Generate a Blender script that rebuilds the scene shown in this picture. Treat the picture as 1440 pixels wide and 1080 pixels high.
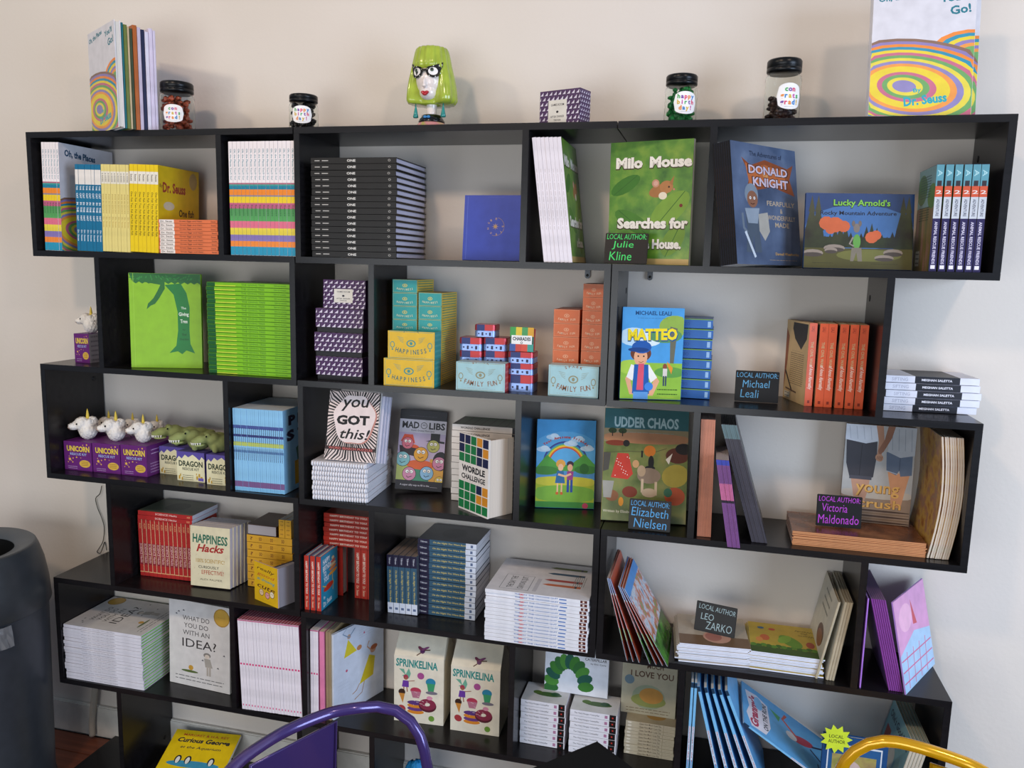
import bpy, bmesh, math, random
import numpy as np
from mathutils import Vector, Matrix
random.seed(7)
PI = math.pi
scene = bpy.context.scene
COL = scene.collection
for o in list(bpy.data.objects): bpy.data.objects.remove(o)

# ------------------------------------------------------------------ camera
# working frame: centimetres, x right along the wall, y into the wall, z up, origin at the
# front left top corner of the left bookcase.  Blender frame: metres, floor at z = 0.
CAM = (185.90, -188.65, -32.65); YAW, PIT, ROL, FPX = -0.2421, -0.14773, 0.02443, 1130.23
W, AOFF, BOFF, PITCH, T, D = 81.23, 59.10, 20.21, 32.0, 1.58, 22.54
FLOOR = -(6*PITCH+T)
WALL = D+0.4
def O(x, y, z): return Vector((x*.01, y*.01, (z-FLOOR)*.01))
_F = np.array([math.sin(YAW)*math.cos(PIT), math.cos(YAW)*math.cos(PIT), math.sin(PIT)])
_R = np.array([math.cos(YAW), -math.sin(YAW), 0.]); _U = np.cross(_R, _F)
R2 = math.cos(ROL)*_R+math.sin(ROL)*_U; U2 = -math.sin(ROL)*_R+math.cos(ROL)*_U
C0 = np.array(CAM)
cam = bpy.data.cameras.new('camera'); camo = bpy.data.objects.new('camera', cam); COL.objects.link(camo)
cam.sensor_width = 36; cam.lens = FPX/1440*36; cam.clip_start = .05; cam.clip_end = 60
m = Matrix(((R2[0], U2[0], -_F[0], 0), (R2[1], U2[1], -_F[1], 0), (R2[2], U2[2], -_F[2], 0), (0, 0, 0, 1)))
m.translation = O(*CAM); camo.matrix_world = m
scene.camera = camo
def proj(X):
    V = np.atleast_2d(X)-C0; dz = V@_F
    return np.stack([720+FPX*(V@R2)/dz, 540-FPX*(V@U2)/dz], 1)
def ray(px, py): return _F+R2*(px-720)/FPX-U2*(py-540)/FPX
def aty(px, py, Y): q = ray(px, py); return C0+q*(Y-C0[1])/q[1]
def atz(px, py, Z): q = ray(px, py); return C0+q*(Z-C0[2])/q[2]
def atx(px, py, X): q = ray(px, py); return C0+q*(X-C0[0])/q[0]

# ------------------------------------------------------------------ light and view
vs = scene.view_settings
vs.view_transform = 'Standard'; vs.look = 'None'; vs.gamma = 1; vs.use_curve_mapping = False
vs.exposure = 0.0
LK = 1.3
wd = bpy.data.worlds.new('world'); scene.world = wd; wd.use_nodes = True
bg = wd.node_tree.nodes['Background']; bg.inputs[0].default_value = (.55, .68, .86, 1); bg.inputs[1].default_value = .34
def area(name, loc, tgt, sx, sy, power, col):
    l = bpy.data.lights.new(name, 'AREA'); l.shape = 'RECTANGLE'; l.size = sx; l.size_y = sy
    l.energy = power*LK; l.color = col
    o = bpy.data.objects.new(name, l); COL.objects.link(o); o.location = O(*loc)
    o.rotation_euler = (O(*tgt)-O(*loc)).to_track_quat('-Z', 'Y').to_euler()
    return o
area('window_or_fill', (455, -190, -60), (265, 15, -120), 1.5, 1.9, 70, (.62, .77, 1))
area('window_or_fill', (60, -400, -95), (110, 0, -135), 3.2, 1.6, 46, (.93, .97, 1))  # added fill from the front, no known window; brightens the lower shelves
area('ceiling_lamp', (-95, -205, 118), (40, 10, -90), .22, .22, 12.5, (1, .87, .66))
area('ceiling_lamp', (75, -215, 118), (120, 10, -70), .22, .22, 13.5, (1, .74, .54))
area('ceiling_lamp', (300, -205, 118), (210, 10, -90), .22, .22, 10, (1, .80, .64))

# ------------------------------------------------------------------ materials
def s2l(c): return c/12.92 if c <= .04045 else ((c+.055)/1.055)**2.4
def rgb(h):
    if isinstance(h, tuple): return h
    h = h.lstrip('#')
    if len(h) == 3: h = ''.join(a*2 for a in h)
    return tuple(s2l(int(h[i:i+2], 16)/255) for i in (0, 2, 4))
_m = {}
def base_mat(name):
    m = bpy.data.materials.new(name); m.use_nodes = True
    return m, m.node_tree, m.node_tree.nodes['Principled BSDF']
def noise(nt, scale, detail=3, vec=(1, 1, 1), coord='Object'):
    tc = nt.nodes.new('ShaderNodeTexCoord'); mp = nt.nodes.new('ShaderNodeMapping'); n = nt.nodes.new('ShaderNodeTexNoise')
    mp.inputs['Scale'].default_value = vec; n.inputs['Scale'].default_value = scale; n.inputs['Detail'].default_value = detail
    nt.links.new(tc.outputs[coord], mp.inputs[0]); nt.links.new(mp.outputs[0], n.inputs['Vector'])
    return n
def ramp(nt, fac, stops):
    r = nt.nodes.new('ShaderNodeValToRGB'); e = r.color_ramp.elements
    while len(e) < len(stops): e.new(.5)
    for i, (p, c) in enumerate(stops): e[i].position = p; e[i].color = (*rgb(c), 1)
    nt.links.new(fac, r.inputs[0]); return r
def mt(h, rough=.42, metal=0, var=.07, coat=0):
    k = (h, rough, metal, var, coat)
    if k in _m: return _m[k]
    m, nt, p = base_mat('paint_'+str(h).strip('#')[:6])
    c = rgb(h); n = noise(nt, 35, 2)
    r = nt.nodes.new('ShaderNodeValToRGB'); e = r.color_ramp.elements
    e[0].position = .3; e[1].position = .7
    e[0].color = (*[v*(1-var) for v in c], 1); e[1].color = (*[min(1, v*(1+var)) for v in c], 1)
    nt.links.new(n.outputs['Fac'], r.inputs[0]); nt.links.new(r.outputs[0], p.inputs['Base Color'])
    p.inputs['Roughness'].default_value = rough; p.inputs['Metallic'].default_value = metal
    p.inputs['Specular IOR Level'].default_value = .32
    if coat: p.inputs['Coat Weight'].default_value = coat
    _m[k] = m; return m
def mottle(stops, scale=18, rough=.35, vec=(1, 1, 1), detail=4):
    k = ('mot', tuple(stops), scale, rough, vec)
    if k in _m: return _m[k]
    m, nt, p = base_mat('painted_mottle'); n = noise(nt, scale, detail, vec)
    r = ramp(nt, n.outputs['Fac'], stops); nt.links.new(r.outputs[0], p.inputs['Base Color'])
    p.inputs['Roughness'].default_value = rough; _m[k] = m; return m
def pages(h):
    k = ('pg', h)
    if k in _m: return _m[k]
    m, nt, p = base_mat('page_edges'); c = rgb(h); n = noise(nt, 6, 2, (.3, 260, .3))
    r = nt.nodes.new('ShaderNodeValToRGB'); e = r.color_ramp.elements; e[0].position = .35; e[1].position = .6
    e[0].color = (*[v*.72 for v in c], 1); e[1].color = (*c, 1)
    nt.links.new(n.outputs['Fac'], r.inputs[0]); nt.links.new(r.outputs[0], p.inputs['Base Color'])
    p.inputs['Roughness'].default_value = .85; _m[k] = m; return m
def shelf_mat():
    m, nt, p = base_mat('black_brown_laminate'); n = noise(nt, 5, 5, (1, 14, 14))
    r = ramp(nt, n.outputs['Fac'], [(.3, '#0f0e10'), (.7, '#1d1b1d')])
    nt.links.new(r.outputs[0], p.inputs['Base Color']); p.inputs['Roughness'].default_value = .27; p.inputs['Specular IOR Level'].default_value = .42
    return m
def wall_mat():
    m, nt, p = base_mat('cream_wall_paint'); n = noise(nt, 2.2, 4)
    r = ramp(nt, n.outputs['Fac'], [(.3, '#ddd3c8'), (.7, '#e2d8ce')])
    nt.links.new(r.outputs[0], p.inputs['Base Color']); p.inputs['Roughness'].default_value = .75
    b = nt.nodes.new('ShaderNodeBump'); n2 = noise(nt, 90, 3); b.inputs['Strength'].default_value = .12; b.inputs['Distance'].default_value = .004
    nt.links.new(n2.outputs['Fac'], b.inputs['Height']); nt.links.new(b.outputs[0], p.inputs['Normal'])
    return m
def glass_mat():
    m, nt, p = base_mat('clear_glass'); n = noise(nt, 20, 2)
    mr = nt.nodes.new('ShaderNodeMapRange'); mr.inputs['To Min'].default_value = .02; mr.inputs['To Max'].default_value = .05
    nt.links.new(n.outputs['Fac'], mr.inputs['Value']); nt.links.new(mr.outputs[0], p.inputs['Roughness'])
    p.inputs['Transmission Weight'].default_value = 1; p.inputs['IOR'].default_value = 1.12; p.inputs['Base Color'].default_value = (.95, .98, .97, 1)
    return m
SHELF = shelf_mat(); WALLM = wall_mat(); GLASS = glass_mat()

# ------------------------------------------------------------------ mesh helpers (all in cm)
def to_mesh(bm, name, mats, smooth=False, bevel=0):
    if bevel:
        bmesh.ops.bevel(bm, geom=bm.edges[:], offset=bevel, segments=2, affect='EDGES', clamp_overlap=True)
    bmesh.ops.recalc_face_normals(bm, faces=bm.faces[:])
    for v in bm.verts: v.co *= .01
    me = bpy.data.meshes.new(name); bm.to_mesh(me); bm.free()
    for a in (mats if isinstance(mats, (list, tuple)) else [mats]): me.materials.append(a)
    if smooth: me.polygons.foreach_set('use_smooth', [True]*len(me.polygons))
    return me
def bx(bm, x0, y0, z0, x1, y1, z1, mi=0):
    v = [bm.verts.new((x, y, z)) for z in (z0, z1) for y in (y0, y1) for x in (x0, x1)]
    fs = [bm.faces.new([v[i] for i in q]) for q in ((0, 2, 3, 1), (4, 5, 7, 6), (0, 1, 5, 4), (2, 6, 7, 3), (0, 4, 6, 2), (1, 3, 7, 5))]
    for f in fs: f.material_index = mi
    return fs      # bottom, top, front, back, left, right
def box_mesh(x0, y0, z0, x1, y1, z1, mats, bevel=0):
    bm = bmesh.new(); bx(bm, x0, y0, z0, x1, y1, z1); return to_mesh(bm, 'box', mats, bevel=bevel)
def lathe(prof, mats, seg=32, smooth=True, fn=None, cap=True):
    bm = bmesh.new(); rings = []
    for r, z in prof:
        ring = []
        for i in range(seg):
            a = 2*PI*i/seg; rr = r if fn is None else fn(r, z, a)
            ring.append(bm.verts.new((rr*math.cos(a), rr*math.sin(a), z)))
        rings.append(ring)
    for a, b in zip(rings, rings[1:]):
        for i in range(seg):
            bm.faces.new((a[i], a[(i+1) % seg], b[(i+1) % seg], b[i]))
    if cap and prof[0][0] > .001: bm.faces.new(rings[0][::-1])
    if cap and prof[-1][0] > .001: bm.faces.new(rings[-1])
    bmesh.ops.remove_doubles(bm, verts=bm.verts[:], dist=.0005)
    return to_mesh(bm, 'lathe', mats, smooth)
def spline2(pts, n=4):
    return [tuple(p[:2]) for p in spline([(a, b, 0) for a, b in pts], n)]
def tube(pts, r, mats, seg=12, closed=False, r_list=None):
    bm = bmesh.new(); P = [Vector(p) for p in pts]; n = len(P); rings = []; up = Vector((0, 0, 1))
    prev = None
    for i, p in enumerate(P):
        t = (P[min(i+1, n-1)]-P[max(i-1, 0)]).normalized()
        if prev is None:
            a = t.cross(up)
            if a.length < .1: a = t.cross(Vector((0, 1, 0)))
        else: a = prev-t*prev.dot(t)
        a.normalize(); prev = a; b = t.cross(a); rr = r_list[i] if r_list else r
        rings.append([bm.verts.new(p+(a*math.cos(2*PI*k/seg)+b*math.sin(2*PI*k/seg))*rr) for k in range(seg)])
    for A, B in zip(rings, rings[1:]):
        for k in range(seg): bm.faces.new((A[k], A[(k+1) % seg], B[(k+1) % seg], B[k]))
    bm.faces.new(rings[0]); bm.faces.new(rings[-1])
    return to_mesh(bm, 'tube', mats, True)
def spline(pts, n=8):
    P = [Vector(p) for p in pts]; out = []
    for i in range(len(P)-1):
        p0, p1, p2, p3 = P[max(i-1, 0)], P[i], P[i+1], P[min(i+2, len(P)-1)]
        for k in range(n):
            t = k/n; out.append(.5*((2*p1)+(p2-p0)*t+(2*p0-5*p1+4*p2-p3)*t*t+(-p0+3*p1-3*p2+p3)*t**3))
    out.append(P[-1]); return out
def blob(balls, mats, vox=.28, jitter=0):
    bm = bmesh.new()
    for b in balls:
        x, y, z = b[:3]; rx, ry, rz = (b[3],)*3 if len(b) == 4 else b[3:6]
        g = bmesh.ops.create_icosphere(bm, subdivisions=3, radius=1)
        for v in g['verts']: v.co = Vector((x+v.co.x*rx, y+v.co.y*ry, z+v.co.z*rz))
    me = bpy.data.meshes.new('b'); bm.to_mesh(me); bm.free()
    o = bpy.data.objects.new('b', me); COL.objects.link(o)
    md = o.modifiers.new('r', 'REMESH'); md.mode = 'VOXEL'; md.voxel_size = vox
    dg = bpy.context.evaluated_depsgraph_get(); m2 = bpy.data.meshes.new_from_object(o.evaluated_get(dg))
    bpy.data.objects.remove(o); bpy.data.meshes.remove(me)
    bm = bmesh.new(); bm.from_mesh(m2); bpy.data.meshes.remove(m2)
    bmesh.ops.smooth_vert(bm, verts=bm.verts[:], factor=.5)
    if jitter:
        rr = random.Random(3)
        for v in bm.verts: v.co += Vector((rr.uniform(-1, 1), rr.uniform(-1, 1), rr.uniform(-1, 1)))*jitter
    return to_mesh(bm, 'blob', mats, True)

# ------------------------------------------------------------------ objects
def put(name, me, parent=None, M=None):
    o = bpy.data.objects.new(name, me); COL.objects.link(o)
    if parent is not None: o.parent = parent
    if M is not None: o.matrix_world = M if parent is None else M
    return o
def sub(name, me, parent, M=None):
    o = bpy.data.objects.new(name, me); COL.objects.link(o); o.parent = parent
    if M is not None: o.matrix_local = M
    return o
def tag(o, label, cat, group=None):
    o['label'] = label; o['category'] = cat
    if group: o['group'] = group
    return o
def thing(name, M, label, cat, group=None, parts=()):
    """an Empty that parents its parts; a part is (name, mesh[, label[, [(subname, submesh)]]])"""
    r = bpy.data.objects.new(name, None); COL.objects.link(r); r.matrix_world = M; r.empty_display_size = .02
    tag(r, label, cat, group)
    for p in parts:
        c = sub(p[0], p[1], r)
        if len(p) > 2 and p[2]: c['label'] = p[2]
        if len(p) > 3:
            for s in p[3]: sub(s[0], s[1], c)
    return r
def struct(name, me, M=None):
    o = bpy.data.objects.new(name, me); COL.objects.link(o); o['kind'] = 'structure'
    if M is not None: o.matrix_world = M
    return o
def MX(x, y, z, yaw=0, tilt=0, roll=0):
    return Matrix.Translation(O(x, y, z)) @ Matrix.Rotation(yaw, 4, 'Z') @ Matrix.Rotation(-tilt, 4, 'X') @ Matrix.Rotation(roll, 4, 'Y')
ORD = ['first', 'second', 'third', 'fourth', 'fifth', 'sixth', 'seventh', 'eighth', 'ninth', 'tenth', 'eleventh', 'twelfth', 'thirteenth',
       'fourteenth', 'fifteenth', 'sixteenth', 'seventeenth', 'eighteenth', 'nineteenth', 'twentieth', 'twenty-first', 'twenty-second', 'twenty-third', 'twenty-fourth', 'twenty-fifth']
def olab(base, i, n, vert=False):
    a, b = ('bottom one', 'topmost') if vert else ('leftmost', 'rightmost')
    if n == 1: return base
    if i == 0: return '%s, %s of its %s' % (base, a, 'pile' if vert else 'row')
    if i == n-1: return '%s, %s of its %s' % (base, b, 'pile' if vert else 'row')
    if i < n/2: return '%s, %s from the %s' % (base, ORD[i], 'bottom' if vert else 'left')
    return '%s, %s from the %s' % (base, ORD[n-1-i], 'top' if vert else 'right')

# ------------------------------------------------------------------ flat print (vector art laid on covers)
_tx = {}; _tc = {}
def text_geo(s, bold=0., shear=0.):
    k = (s, bold, shear)
    if k in _tx: return _tx[k]
    c = bpy.data.curves.new('t', 'FONT'); c.body = s; c.size = 1; c.resolution_u = 2; c.offset = bold; c.shear = shear
    o = bpy.data.objects.new('t', c); COL.objects.link(o)
    dg = bpy.context.evaluated_depsgraph_get(); me = bpy.data.meshes.new_from_object(o.evaluated_get(dg))
    V = np.array([v.co[:2] for v in me.vertices]) if len(me.vertices) else np.zeros((1, 2))
    F = [tuple(p.vertices) for p in me.polygons]
    bpy.data.objects.remove(o); bpy.data.curves.remove(c); bpy.data.meshes.remove(me)
    lo, hi = V.min(0), V.max(0); V = (V-(lo+hi)/2)/np.maximum(hi-lo, 1e-6)
    _tx[k] = (V, F, (hi-lo)); _tc[k] = (lo+hi)/2; return _tx[k]
class Art:
    def __init__(s, w, h): s.w, s.h = w, h; s.V = []; s.F = []; s.I = []; s.mats = []; s.L = 0
    def add(s, P, F, c, clamp=True, rough=.4):
        m = mt(c, rough) if isinstance(c, str) else c
        if m not in s.mats: s.mats.append(m)
        mi = s.mats.index(m); b = len(s.V); s.L += 1; z = .004+.0006*s.L
        for u, v in P:
            if clamp: u = min(.998, max(.002, u)); v = min(.998, max(.002, v))
            s.V.append((u, v, z))
        for f in F: s.F.append(tuple(b+i for i in f)); s.I.append(mi)
    def rect(s, u0, v0, u1, v1, c): s.add([(u0, v0), (u1, v0), (u1, v1), (u0, v1)], [(0, 1, 2, 3)], c)
    def fill(s, c): s.rect(0, 0, 1, 1, c)
    def poly(s, P, c): s.add(P, [tuple(range(len(P)))], c)
    def ell(s, u, v, ru, rv, c, n=18, a0=0, a1=2*PI, rot=0):
        P = []
        for i in range(n):
            a = a0+(a1-a0)*i/(n if a1-a0 > 6.2 else n-1); x, y = ru*s.w*math.cos(a), rv*s.h*math.sin(a)
            P.append((u+(x*math.cos(rot)-y*math.sin(rot))/s.w, v+(x*math.sin(rot)+y*math.cos(rot))/s.h))
        s.poly(P, c)
    def circ(s, u, v, r, c, n=16): s.ell(u, v, r, r*s.w/s.h, c, n)
    def line(s, P, wd, c):
        Q = [np.array((u*s.w, v*s.h)) for u, v in P]; V = []; F = []; hw = wd*s.w/2
        for i, q in enumerate(Q):
            d = Q[min(i+1, len(Q)-1)]-Q[max(i-1, 0)]; d = d/max(1e-9, np.hypot(*d)); nn = np.array((-d[1], d[0]))*hw
            V += [((q+nn)[0]/s.w, (q+nn)[1]/s.h), ((q-nn)[0]/s.w, (q-nn)[1]/s.h)]
            if i: F.append((2*i-2, 2*i-1, 2*i+1, 2*i))
        s.add(V, F, c)
    def arcband(s, u, v, r0, r1, c, a0=0, a1=PI, n=18, asp=1.):
        V = []; F = []
        for i in range(n):
            a = a0+(a1-a0)*i/(n-1)
            for r in (r0, r1): V.append((u+r*math.cos(a), v+r*asp*math.sin(a)*s.w/s.h))
            if i: F.append((2*i-2, 2*i-1, 2*i+1, 2*i))
        s.add(V, F, c)
    def text(s, t, u, v, w, h, c, rot=0, bold=.012, shear=0):
        V, F, _ = text_geo(t, bold, shear); P = []
        for x, y in V:
            x, y = x*w*s.w, y*h*s.h
            P.append((u+(x*math.cos(rot)-y*math.sin(rot))/s.w, v+(x*math.sin(rot)+y*math.cos(rot))/s.h))
        s.add(P, F, c)
    def letter(s, ch, u, v, sz, c, rot=0, bold=.01, wide=1.):
        """one character in its natural shape; sz is the em as a fraction of the height, v the middle of a capital"""
        V, F, d = text_geo(ch, bold, 0); cy = _tc[(ch, bold, 0)][1]-.35; k = sz*s.h; P = []
        for x, y in V:
            x, y = x*d[0]*k*wide, (y*d[1]+cy)*k
            P.append((u+(x*math.cos(rot)-y*math.sin(rot))/s.w, v+(x*math.sin(rot)+y*math.cos(rot))/s.h))
        s.add(P, F, c)
    def lines(s, rows, u, w, v0, v1, c, seed=1):      # rows of small unreadable text: broken dashes
        rr = random.Random(seed)
        for i in range(rows):
            v = v0+(v1-v0)*i/max(1, rows-1); x = u-w/2; hh = abs(v1-v0)/max(1, rows)*.22; V = []; F = []
            while x < u+w/2-.01:
                l = rr.uniform(.03, .09)*w*1.5; e = min(u+w/2, x+l); b = len(V)
                V += [(x, v-hh), (e, v-hh), (e, v+hh), (x, v+hh)]; F.append((b, b+1, b+2, b+3)); x += l+.02*w
            s.add(V, F, c)
    def arctext(s, t, u, v, r, a0, a1, sz, c, bold=.02):    # angles from left (a0) to right (a1)
        n = len(t)
        for i, ch in enumerate(t):
            if ch == ' ': continue
            a = a0+(a1-a0)*i/(n-1); s.letter(ch, u+r*math.cos(a), v+r*math.sin(a)*s.w/s.h, sz*s.w/s.h, c, rot=a-PI/2, bold=bold)
    def star(s, u, v, r, c, n=5, q=.45, rot=PI/2):
        s.poly([(u+(r if i % 2 == 0 else r*q)*math.cos(rot+PI*i/n), v+(r if i % 2 == 0 else r*q)*math.sin(rot+PI*i/n)*s.w/s.h) for i in range(2*n)], c)
    def mesh(s, f, name='print'):
        if not s.V: return None
        me = bpy.data.meshes.new(name); V = [tuple(.01*a for a in f(u*s.w, v*s.h, z)) for u, v, z in s.V]
        me.from_pydata(V, [], s.F); me.polygons.foreach_set('material_index', s.I)
        for m in s.mats: me.materials.append(m)
        return me
def draw(fn, w, h):
    a = Art(w, h)
    fn(a); return a

# ------------------------------------------------------------------ fitting a front face to a photographed quad
def fitq(q, z0, y0, yaw=0., tilt=0., roll=0., free='xywh', w0=20., h0=22., sy=.6, st=.12, sa=.2):
    """solves the place and size of an upright face standing on z0; returns x,y,z,yaw,tilt,roll,w,h"""
    q = np.array(q, float); c = aty(*((q[2]+q[3])/2), y0)
    p = np.array([c[0], y0, yaw, tilt, roll, w0, h0]); p0 = p.copy()
    idx = [i for i, k in enumerate('xyatrwh') if k in free]
    def corners(p):
        x, y, a, t, r, w, h = p
        M = np.array((Matrix.Rotation(a, 3, 'Z') @ Matrix.Rotation(-t, 3, 'X') @ Matrix.Rotation(r, 3, 'Y')))
        L = np.array([(-w/2, 0, h), (w/2, 0, h), (w/2, 0, 0), (-w/2, 0, 0)])
        return L@M.T+np.array((x, y, z0+w/2*abs(math.sin(r))))
    def res(p):
        pri = np.array([(p[1]-y0)/sy, (p[2]-yaw)/sa, (p[3]-tilt)/st, (p[4]-roll)/.3])
        return np.concatenate([(proj(corners(p))-q).ravel(), pri*1.5])
    lam = 1e-2; r = res(p); c = r@r
    for _ in range(40):
        J = np.zeros((len(r), len(idx)))
        for j, i in enumerate(idx):
            w = p.copy(); w[i] += 1e-4; J[:, j] = (res(w)-r)/1e-4
        A = J.T@J; s = np.linalg.solve(A+lam*np.diag(np.diag(A)+1e-9), -J.T@r); w = p.copy(); w[idx] += s; rr = res(w)
        if rr@rr < c: p, r, c = w, rr, rr@rr; lam *= .3
        else: lam *= 4
        if lam > 1e9: break
    rms = math.sqrt((r[:8]**2).mean())
    if rms > 3: print('FIT', round(rms, 1), q.tolist(), np.round(p, 2).tolist())
    x, y, a, t, ro, w, h = p
    return dict(x=x, y=y, z=z0+.025+w/2*abs(math.sin(ro)), yaw=a, tilt=t, roll=ro, w=w, h=h)
def quad(x0, yt0, x1, yt1, xb1, yb1, xb0, yb0): return [(x0, yt0), (x1, yt1), (xb1, yb1), (xb0, yb0)]
def lev(i): return -PITCH*i          # top surface of board i
FM = lambda f: MX(f['x'], f['y'], f['z'], f['yaw'], f['tilt'], f['roll'])

# ------------------------------------------------------------------ books
def book(w, h, t, hard=True, cf='#fff', cs=None, cb=None, cp='#e9e6df', front=None, spine=None, back=None, bottom=None, rough=.35):
    """local frame: front face centre-bottom at the origin, front towards -y, spine at -x, thickness towards +y"""
    cs = cs or cf; cb = cb or cf; ct = min(.22, t*.22) if hard else min(.05, t*.15); ov = .28 if hard else .0; ch = min(.12, t*.22)
    mf = [mt(c, rough) if isinstance(c, str) else c for c in (cf, cs, cb)]
    bm = bmesh.new(); X0, X1 = -w/2, w/2
    out = [(X0+ch, 0), (X1, 0), (X1, ct), (X0+ct+ch, ct), (X0+ct, ct+ch), (X0+ct, t-ct-ch), (X0+ct+ch, t-ct), (X1, t-ct), (X1, t), (X0+ch, t), (X0, t-ch), (X0, ch)]
    lo = [bm.verts.new((x, y, 0)) for x, y in out]; hi = [bm.verts.new((x, y, h)) for x, y in out]; n = len(out)
    for i in range(n):
        f = bm.faces.new((lo[i], lo[(i+1) % n], hi[(i+1) % n], hi[i]))
        f.material_index = 0 if i in (0, 1, 2) else 2 if i in (6, 7, 8) else 1
    f1 = bm.faces.new(lo[::-1]); f2 = bm.faces.new(hi); f1.material_index = f2.material_index = 1
    parts = [('cover', to_mesh(bm, 'cover', mf))]
    e = .004
    parts.append(('pages', box_mesh(X0+ct+e, ct+e, ov+e, X1-ov-.02, t-ct-e, h-ov-.02, pages(cp))))
    if front:
        me = draw(front, w, h).mesh(lambda u, v, z: (X0+u, -z, v)); parts.append(('cover_print', me))
    if back:
        me = draw(back, w, h).mesh(lambda u, v, z: (X1-u, t+z, v)); parts.append(('back_print', me))
    if spine:
        me = draw(spine, h, t).mesh(lambda u, v, z: (X0-z, t-v, h-u)); parts.append(('spine_print', me))
    return [p for p in parts if p[1] is not None]
def pick(B, first, last):
    return [p for p in B if not (p[0] == 'cover_print' and not last) and not (p[0] == 'back_print' and not first)]
STAND = Matrix.Rotation(PI/2, 4, 'Z')            # spine turned to the room, front cover to the right
LIE = Matrix(((0, 0, -1, 0), (1, 0, 0, 0), (0, -1, 0, 0), (0, 0, 0, 1)))    # face up, spine to the room
def TT(x, y, z): return Matrix.Translation(Vector((x, y, z))*.01)
def cell(x, z):
    """free interval between the upright panels around x for things standing on the board at height z"""
    l = round(-z/PITCH+.35) if False else int(math.ceil(-z/PITCH-.02)); l = max(l, 0)
    if l == 0: return -999, 999
    P = []
    for k in range(3):
        for a in ((.12, AOFF) if l % 2 else (BOFF, W-T-.12)):
            P.append(k*W+(a if k < 2 else W-a-T))
    lo = max([a+T for a in P if a+T <= x+T*.7] or [-999]); hi = min([a for a in P if a >= x-T*.3] or [999])
    return lo, hi
def fitcell(f, m=.12):
    if abs(f['roll']) > .1: return f
    lo, hi = cell(f['x'], f['z']); f = dict(f)
    a, b = f['x']-f['w']/2*math.cos(f['yaw']), f['x']+f['w']/2*math.cos(f['yaw'])
    na, nb = max(a, lo+m), min(b, hi-m)
    if (na, nb) != (a, b): f['w'] = (nb-na)/math.cos(f['yaw']); f['x'] = (na+nb)/2
    return f
def row(name, cat, q, n, z0, y0, w, base, group, bk, fits=None, jit=.12, flip=False, **k):
    """n books side by side, spines to the room, filling the photographed quad"""
    f = fitcell(fits or fitq(q, z0, y0, **k)); t = f['w']/n; B = bk(w, f['h'], t*.95); rr = random.Random(n)
    for i in range(n):
        M = FM(f) @ TT(-f['w']/2+i*t+t*.99, w/2+rr.uniform(0, jit), 0) @ STAND
        # STAND maps local +y (thickness) to -x, local -x to -y
        thing(name, M, olab(base, i, n), cat, group, pick(B, i == 0, i == n-1))
    return f
def pile(name, cat, q, n, z0, y0, w, base, group, bk, fits=None, jit=.15, **k):
    f = fitcell(fits or fitq(q, z0, y0, **k), .2+.1*(jit > .1)); t = f['h']/n; B = bk(w, f['w'], t*.925); rr = random.Random(n+3)
    for i in range(n):
        M = FM(f) @ TT(rr.uniform(-jit, jit), 0, 0) @ TT(f['w']/2, w/2+rr.uniform(0, jit), (i+1)*t-.02*t) @ Matrix.Rotation(rr.uniform(-.008, .008), 4, 'Z') @ LIE
        thing(name, M, olab(base, i, n, True), cat, group, pick(B, i == 0, i == n-1))
    return f
def face(name, cat, q, z0, y0, t, label, bk, group=None, **k):
    k.setdefault('free', 'xyatwh'); k.setdefault('tilt', .06); f = fitq(q, z0, y0, **k)
    f['z'] += t*max(0, math.sin(f['tilt']))+.02
    if f['tilt'] < 0: f['z'] += .02
    thing(name, FM(f), label, cat, group, bk(f['w'], f['h'], t)); return f
def pbox(w, h, d, mats, front=None, right=None, top=None, bevel=.08, names=('body', 'front_print', 'side_print', 'top_print')):
    """printed carton, front-bottom centre at origin; mats = (front, side, top)"""
    bm = bmesh.new(); fs = bx(bm, -w/2, 0, 0, w/2, d, h)
    mm = [mt(c) if isinstance(c, str) else c for c in mats]
    for f, i in zip(fs, (2, 2, 0, 0, 1, 1)): f.material_index = i
    parts = [(names[0], to_mesh(bm, 'carton', mm, bevel=bevel))]
    if front: parts.append((names[1], draw(front, w, h).mesh(lambda u, v, z: (-w/2+u, -z, v))))
    if right: parts.append((names[2], draw(right, d, h).mesh(lambda u, v, z: (w/2+z, u, v))))
    if top: parts.append((names[3], draw(top, w, d).mesh(lambda u, v, z: (-w/2+u, v, h+z))))
    return parts

def face_stack(name, cat, q, n, z0, y0, t, labels, group, bk, dx=0., **k):
    k.setdefault('free', 'xyatwh'); f = fitq(q, z0, y0, **k); f['z'] += n*t*max(0, math.sin(f['tilt']))+.02
    B = bk(f['w'], f['h'], t*.97)
    for i in range(n):
        lb = labels[0] if i == 0 else olab(labels[1], i-1, n-1) if False else labels[1]+(', just behind the front one' if i == 1 else ', rearmost' if i == n-1 else ', %s from the front' % ORD[i])
        thing(name, FM(f) @ TT(dx*i, i*t, 0), lb, cat, group, B if i == 0 else pick(B, False, False))
    return f

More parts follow.
